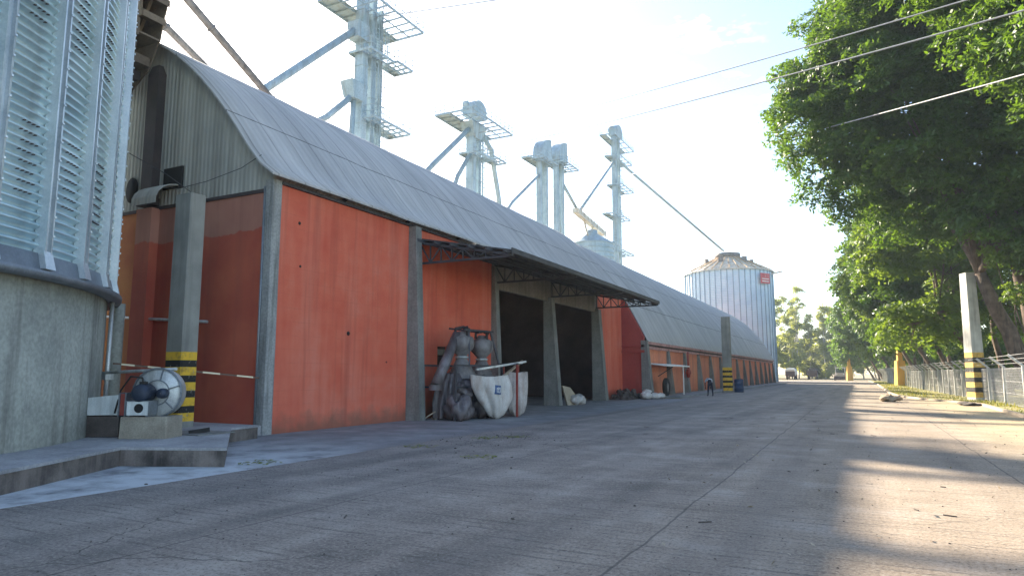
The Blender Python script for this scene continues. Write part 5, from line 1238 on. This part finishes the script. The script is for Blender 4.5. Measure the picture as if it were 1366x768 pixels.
# front view loader tractor
tx, ty = -4.1, 192.0
TR = thing('wheel_loader', (tx, ty, 0), 'pale dusty boxy loader facing the viewer left of the small yellow pole', 'loader')
m = MB(); m.taper(tx, ty+1.8, .9, 1.9, 2.6, 3.6, 2.4, 3.2, bevel=.1); m.box(tx-1.5, tx+1.5, ty-.2, ty+.1, 1.0, 1.3); m.build('body', M['truck_red'], TR)
m = MB(); m.taper(tx, ty+2.2, 1.9, 3.1, 2.2, 1.8, 2.0, 1.6, bevel=.08); cb_ = m.build('cab', M['glass'], TR)
m = MB(); m.box(tx-1.2, tx+1.2, ty+1.1, ty+3.3, 3.1, 3.28)
for sx in (-1.05, 1.05): m.box(tx+sx-.08, tx+sx+.08, ty+1.25, ty+1.45, 1.9, 3.1)
m.build('roof', M['white_paint'], cb_)
for wx in (tx-1.25, tx+1.25):
    for wy in (ty+.6, ty+3.3): wheel(TR, wx, wy, .7, .5)
for sx in (-.8, .8): m = MB(); m.lathe((tx+sx, ty-.22, 1.55), [(.01, 0), (.16, 0), (.16, .08)], 12, 'Y'); m.build('headlight', M['white_paint'], TR)
m = MB(); m.hexa([(tx-1.5, ty-1.3, .1), (tx+1.5, ty-1.3, .1), (tx+1.5, ty-.3, .1), (tx-1.5, ty-.3, .1), (tx-1.5, ty-.6, .9), (tx+1.5, ty-.6, .9), (tx+1.5, ty-.3, 1.0), (tx-1.5, ty-.3, 1.0)]); m.build('bucket', M['truck_dark'], TR)

# ---------------------------------------------------------------- small litter on the road
tag(lump('dirt_mound', 1.6, 47.8, 0, .55, .8, .20, M['kerb'], 77, .3), 'small pale mound of dirt on the road near the kerb', 'mound')
tag(lump('dirt_mound', 5.2, 44.2, 0, .5, 1.1, .08, M['rubble'], 78, .3), 'flat dark patch of swept dirt at the kerb beside the right column', 'mound')
rg = random.Random(21); m = MB()
for i in range(1500):
    x = rg.uniform(-9, 5); y = 3+rg.random()**1.5*34
    if rg.random() < .35: x = rg.gauss(-8.6, .8); y = rg.gauss(16, 1.2) if rg.random() < .6 else rg.gauss(12, 3)
    l = rg.uniform(.008, .024)*(1 if rg.random() < .95 else 2.4); a = rg.uniform(0, 3.1)
    m.taper(x, y, .004, .006+l*.35, l, l*.5, l*.6, l*.3, a)
for i in range(36):
    x = rg.uniform(-8, 5); y = rg.uniform(5, 30); a = rg.uniform(0, 6.28); l = rg.uniform(.05, .2); m.bar((x, y, .012), (x+l*math.cos(a), y+l*math.sin(a), .014), .012)
props(m.build('road_litter', M['rubble'], org=(0, 0, 0)), kind='stuff')
vb = leaves(np.array([[-8.9, 15.9, .03], [-8.4, 16.6, .03], [-9.2, 13.4, .03], [-10.3, 9.6, .04], [-7.0, 12.3, .02]]), np.tile([[0, 0, 1.0]], (5, 1)), 60, .45, .05, 4, .05)
vb[:, 2] = np.abs(vb[:, 2]-.03)*.5+.012
props(link('fallen_leaves', vb, [(4*i, 4*i+1, 4*i+2, 4*i+3) for i in range(len(vb)//4)], M['grass'], org=(0, 0, 0)), kind='stuff')
vb = []
for i in range(260):
    x = rg.uniform(-3, 5.4); y = rg.uniform(5, 46); vb.append((x, y, .02))
lv_ = leaves(np.array(vb), np.tile([[0, 0, 1.0]], (len(vb), 1)), 1, .02, .035, 9, .05)
props(link('dry_leaves', lv_, [(4*i, 4*i+1, 4*i+2, 4*i+3) for i in range(len(lv_)//4)], M['wood'], org=(0, 0, 0)), kind='stuff')

# ---------------------------------------------------------------- haze
if HAZE:
    m, N, L, B = new_mat('haze_air'); N.remove(B)
    vol = N.new('ShaderNodeVolumePrincipled'); vol.inputs['Color'].default_value = (.72, .88, 1, 1); vol.inputs['Density'].default_value = .00045; vol.inputs['Anisotropy'].default_value = .1
    L.new(vol.outputs[0], N['Material Output'].inputs['Volume'])
    h = MB(); h.box(-120, 120, -60, 330, -1, 60); props(h.build('haze', m, org=(0, 0, 0)), kind='stuff')
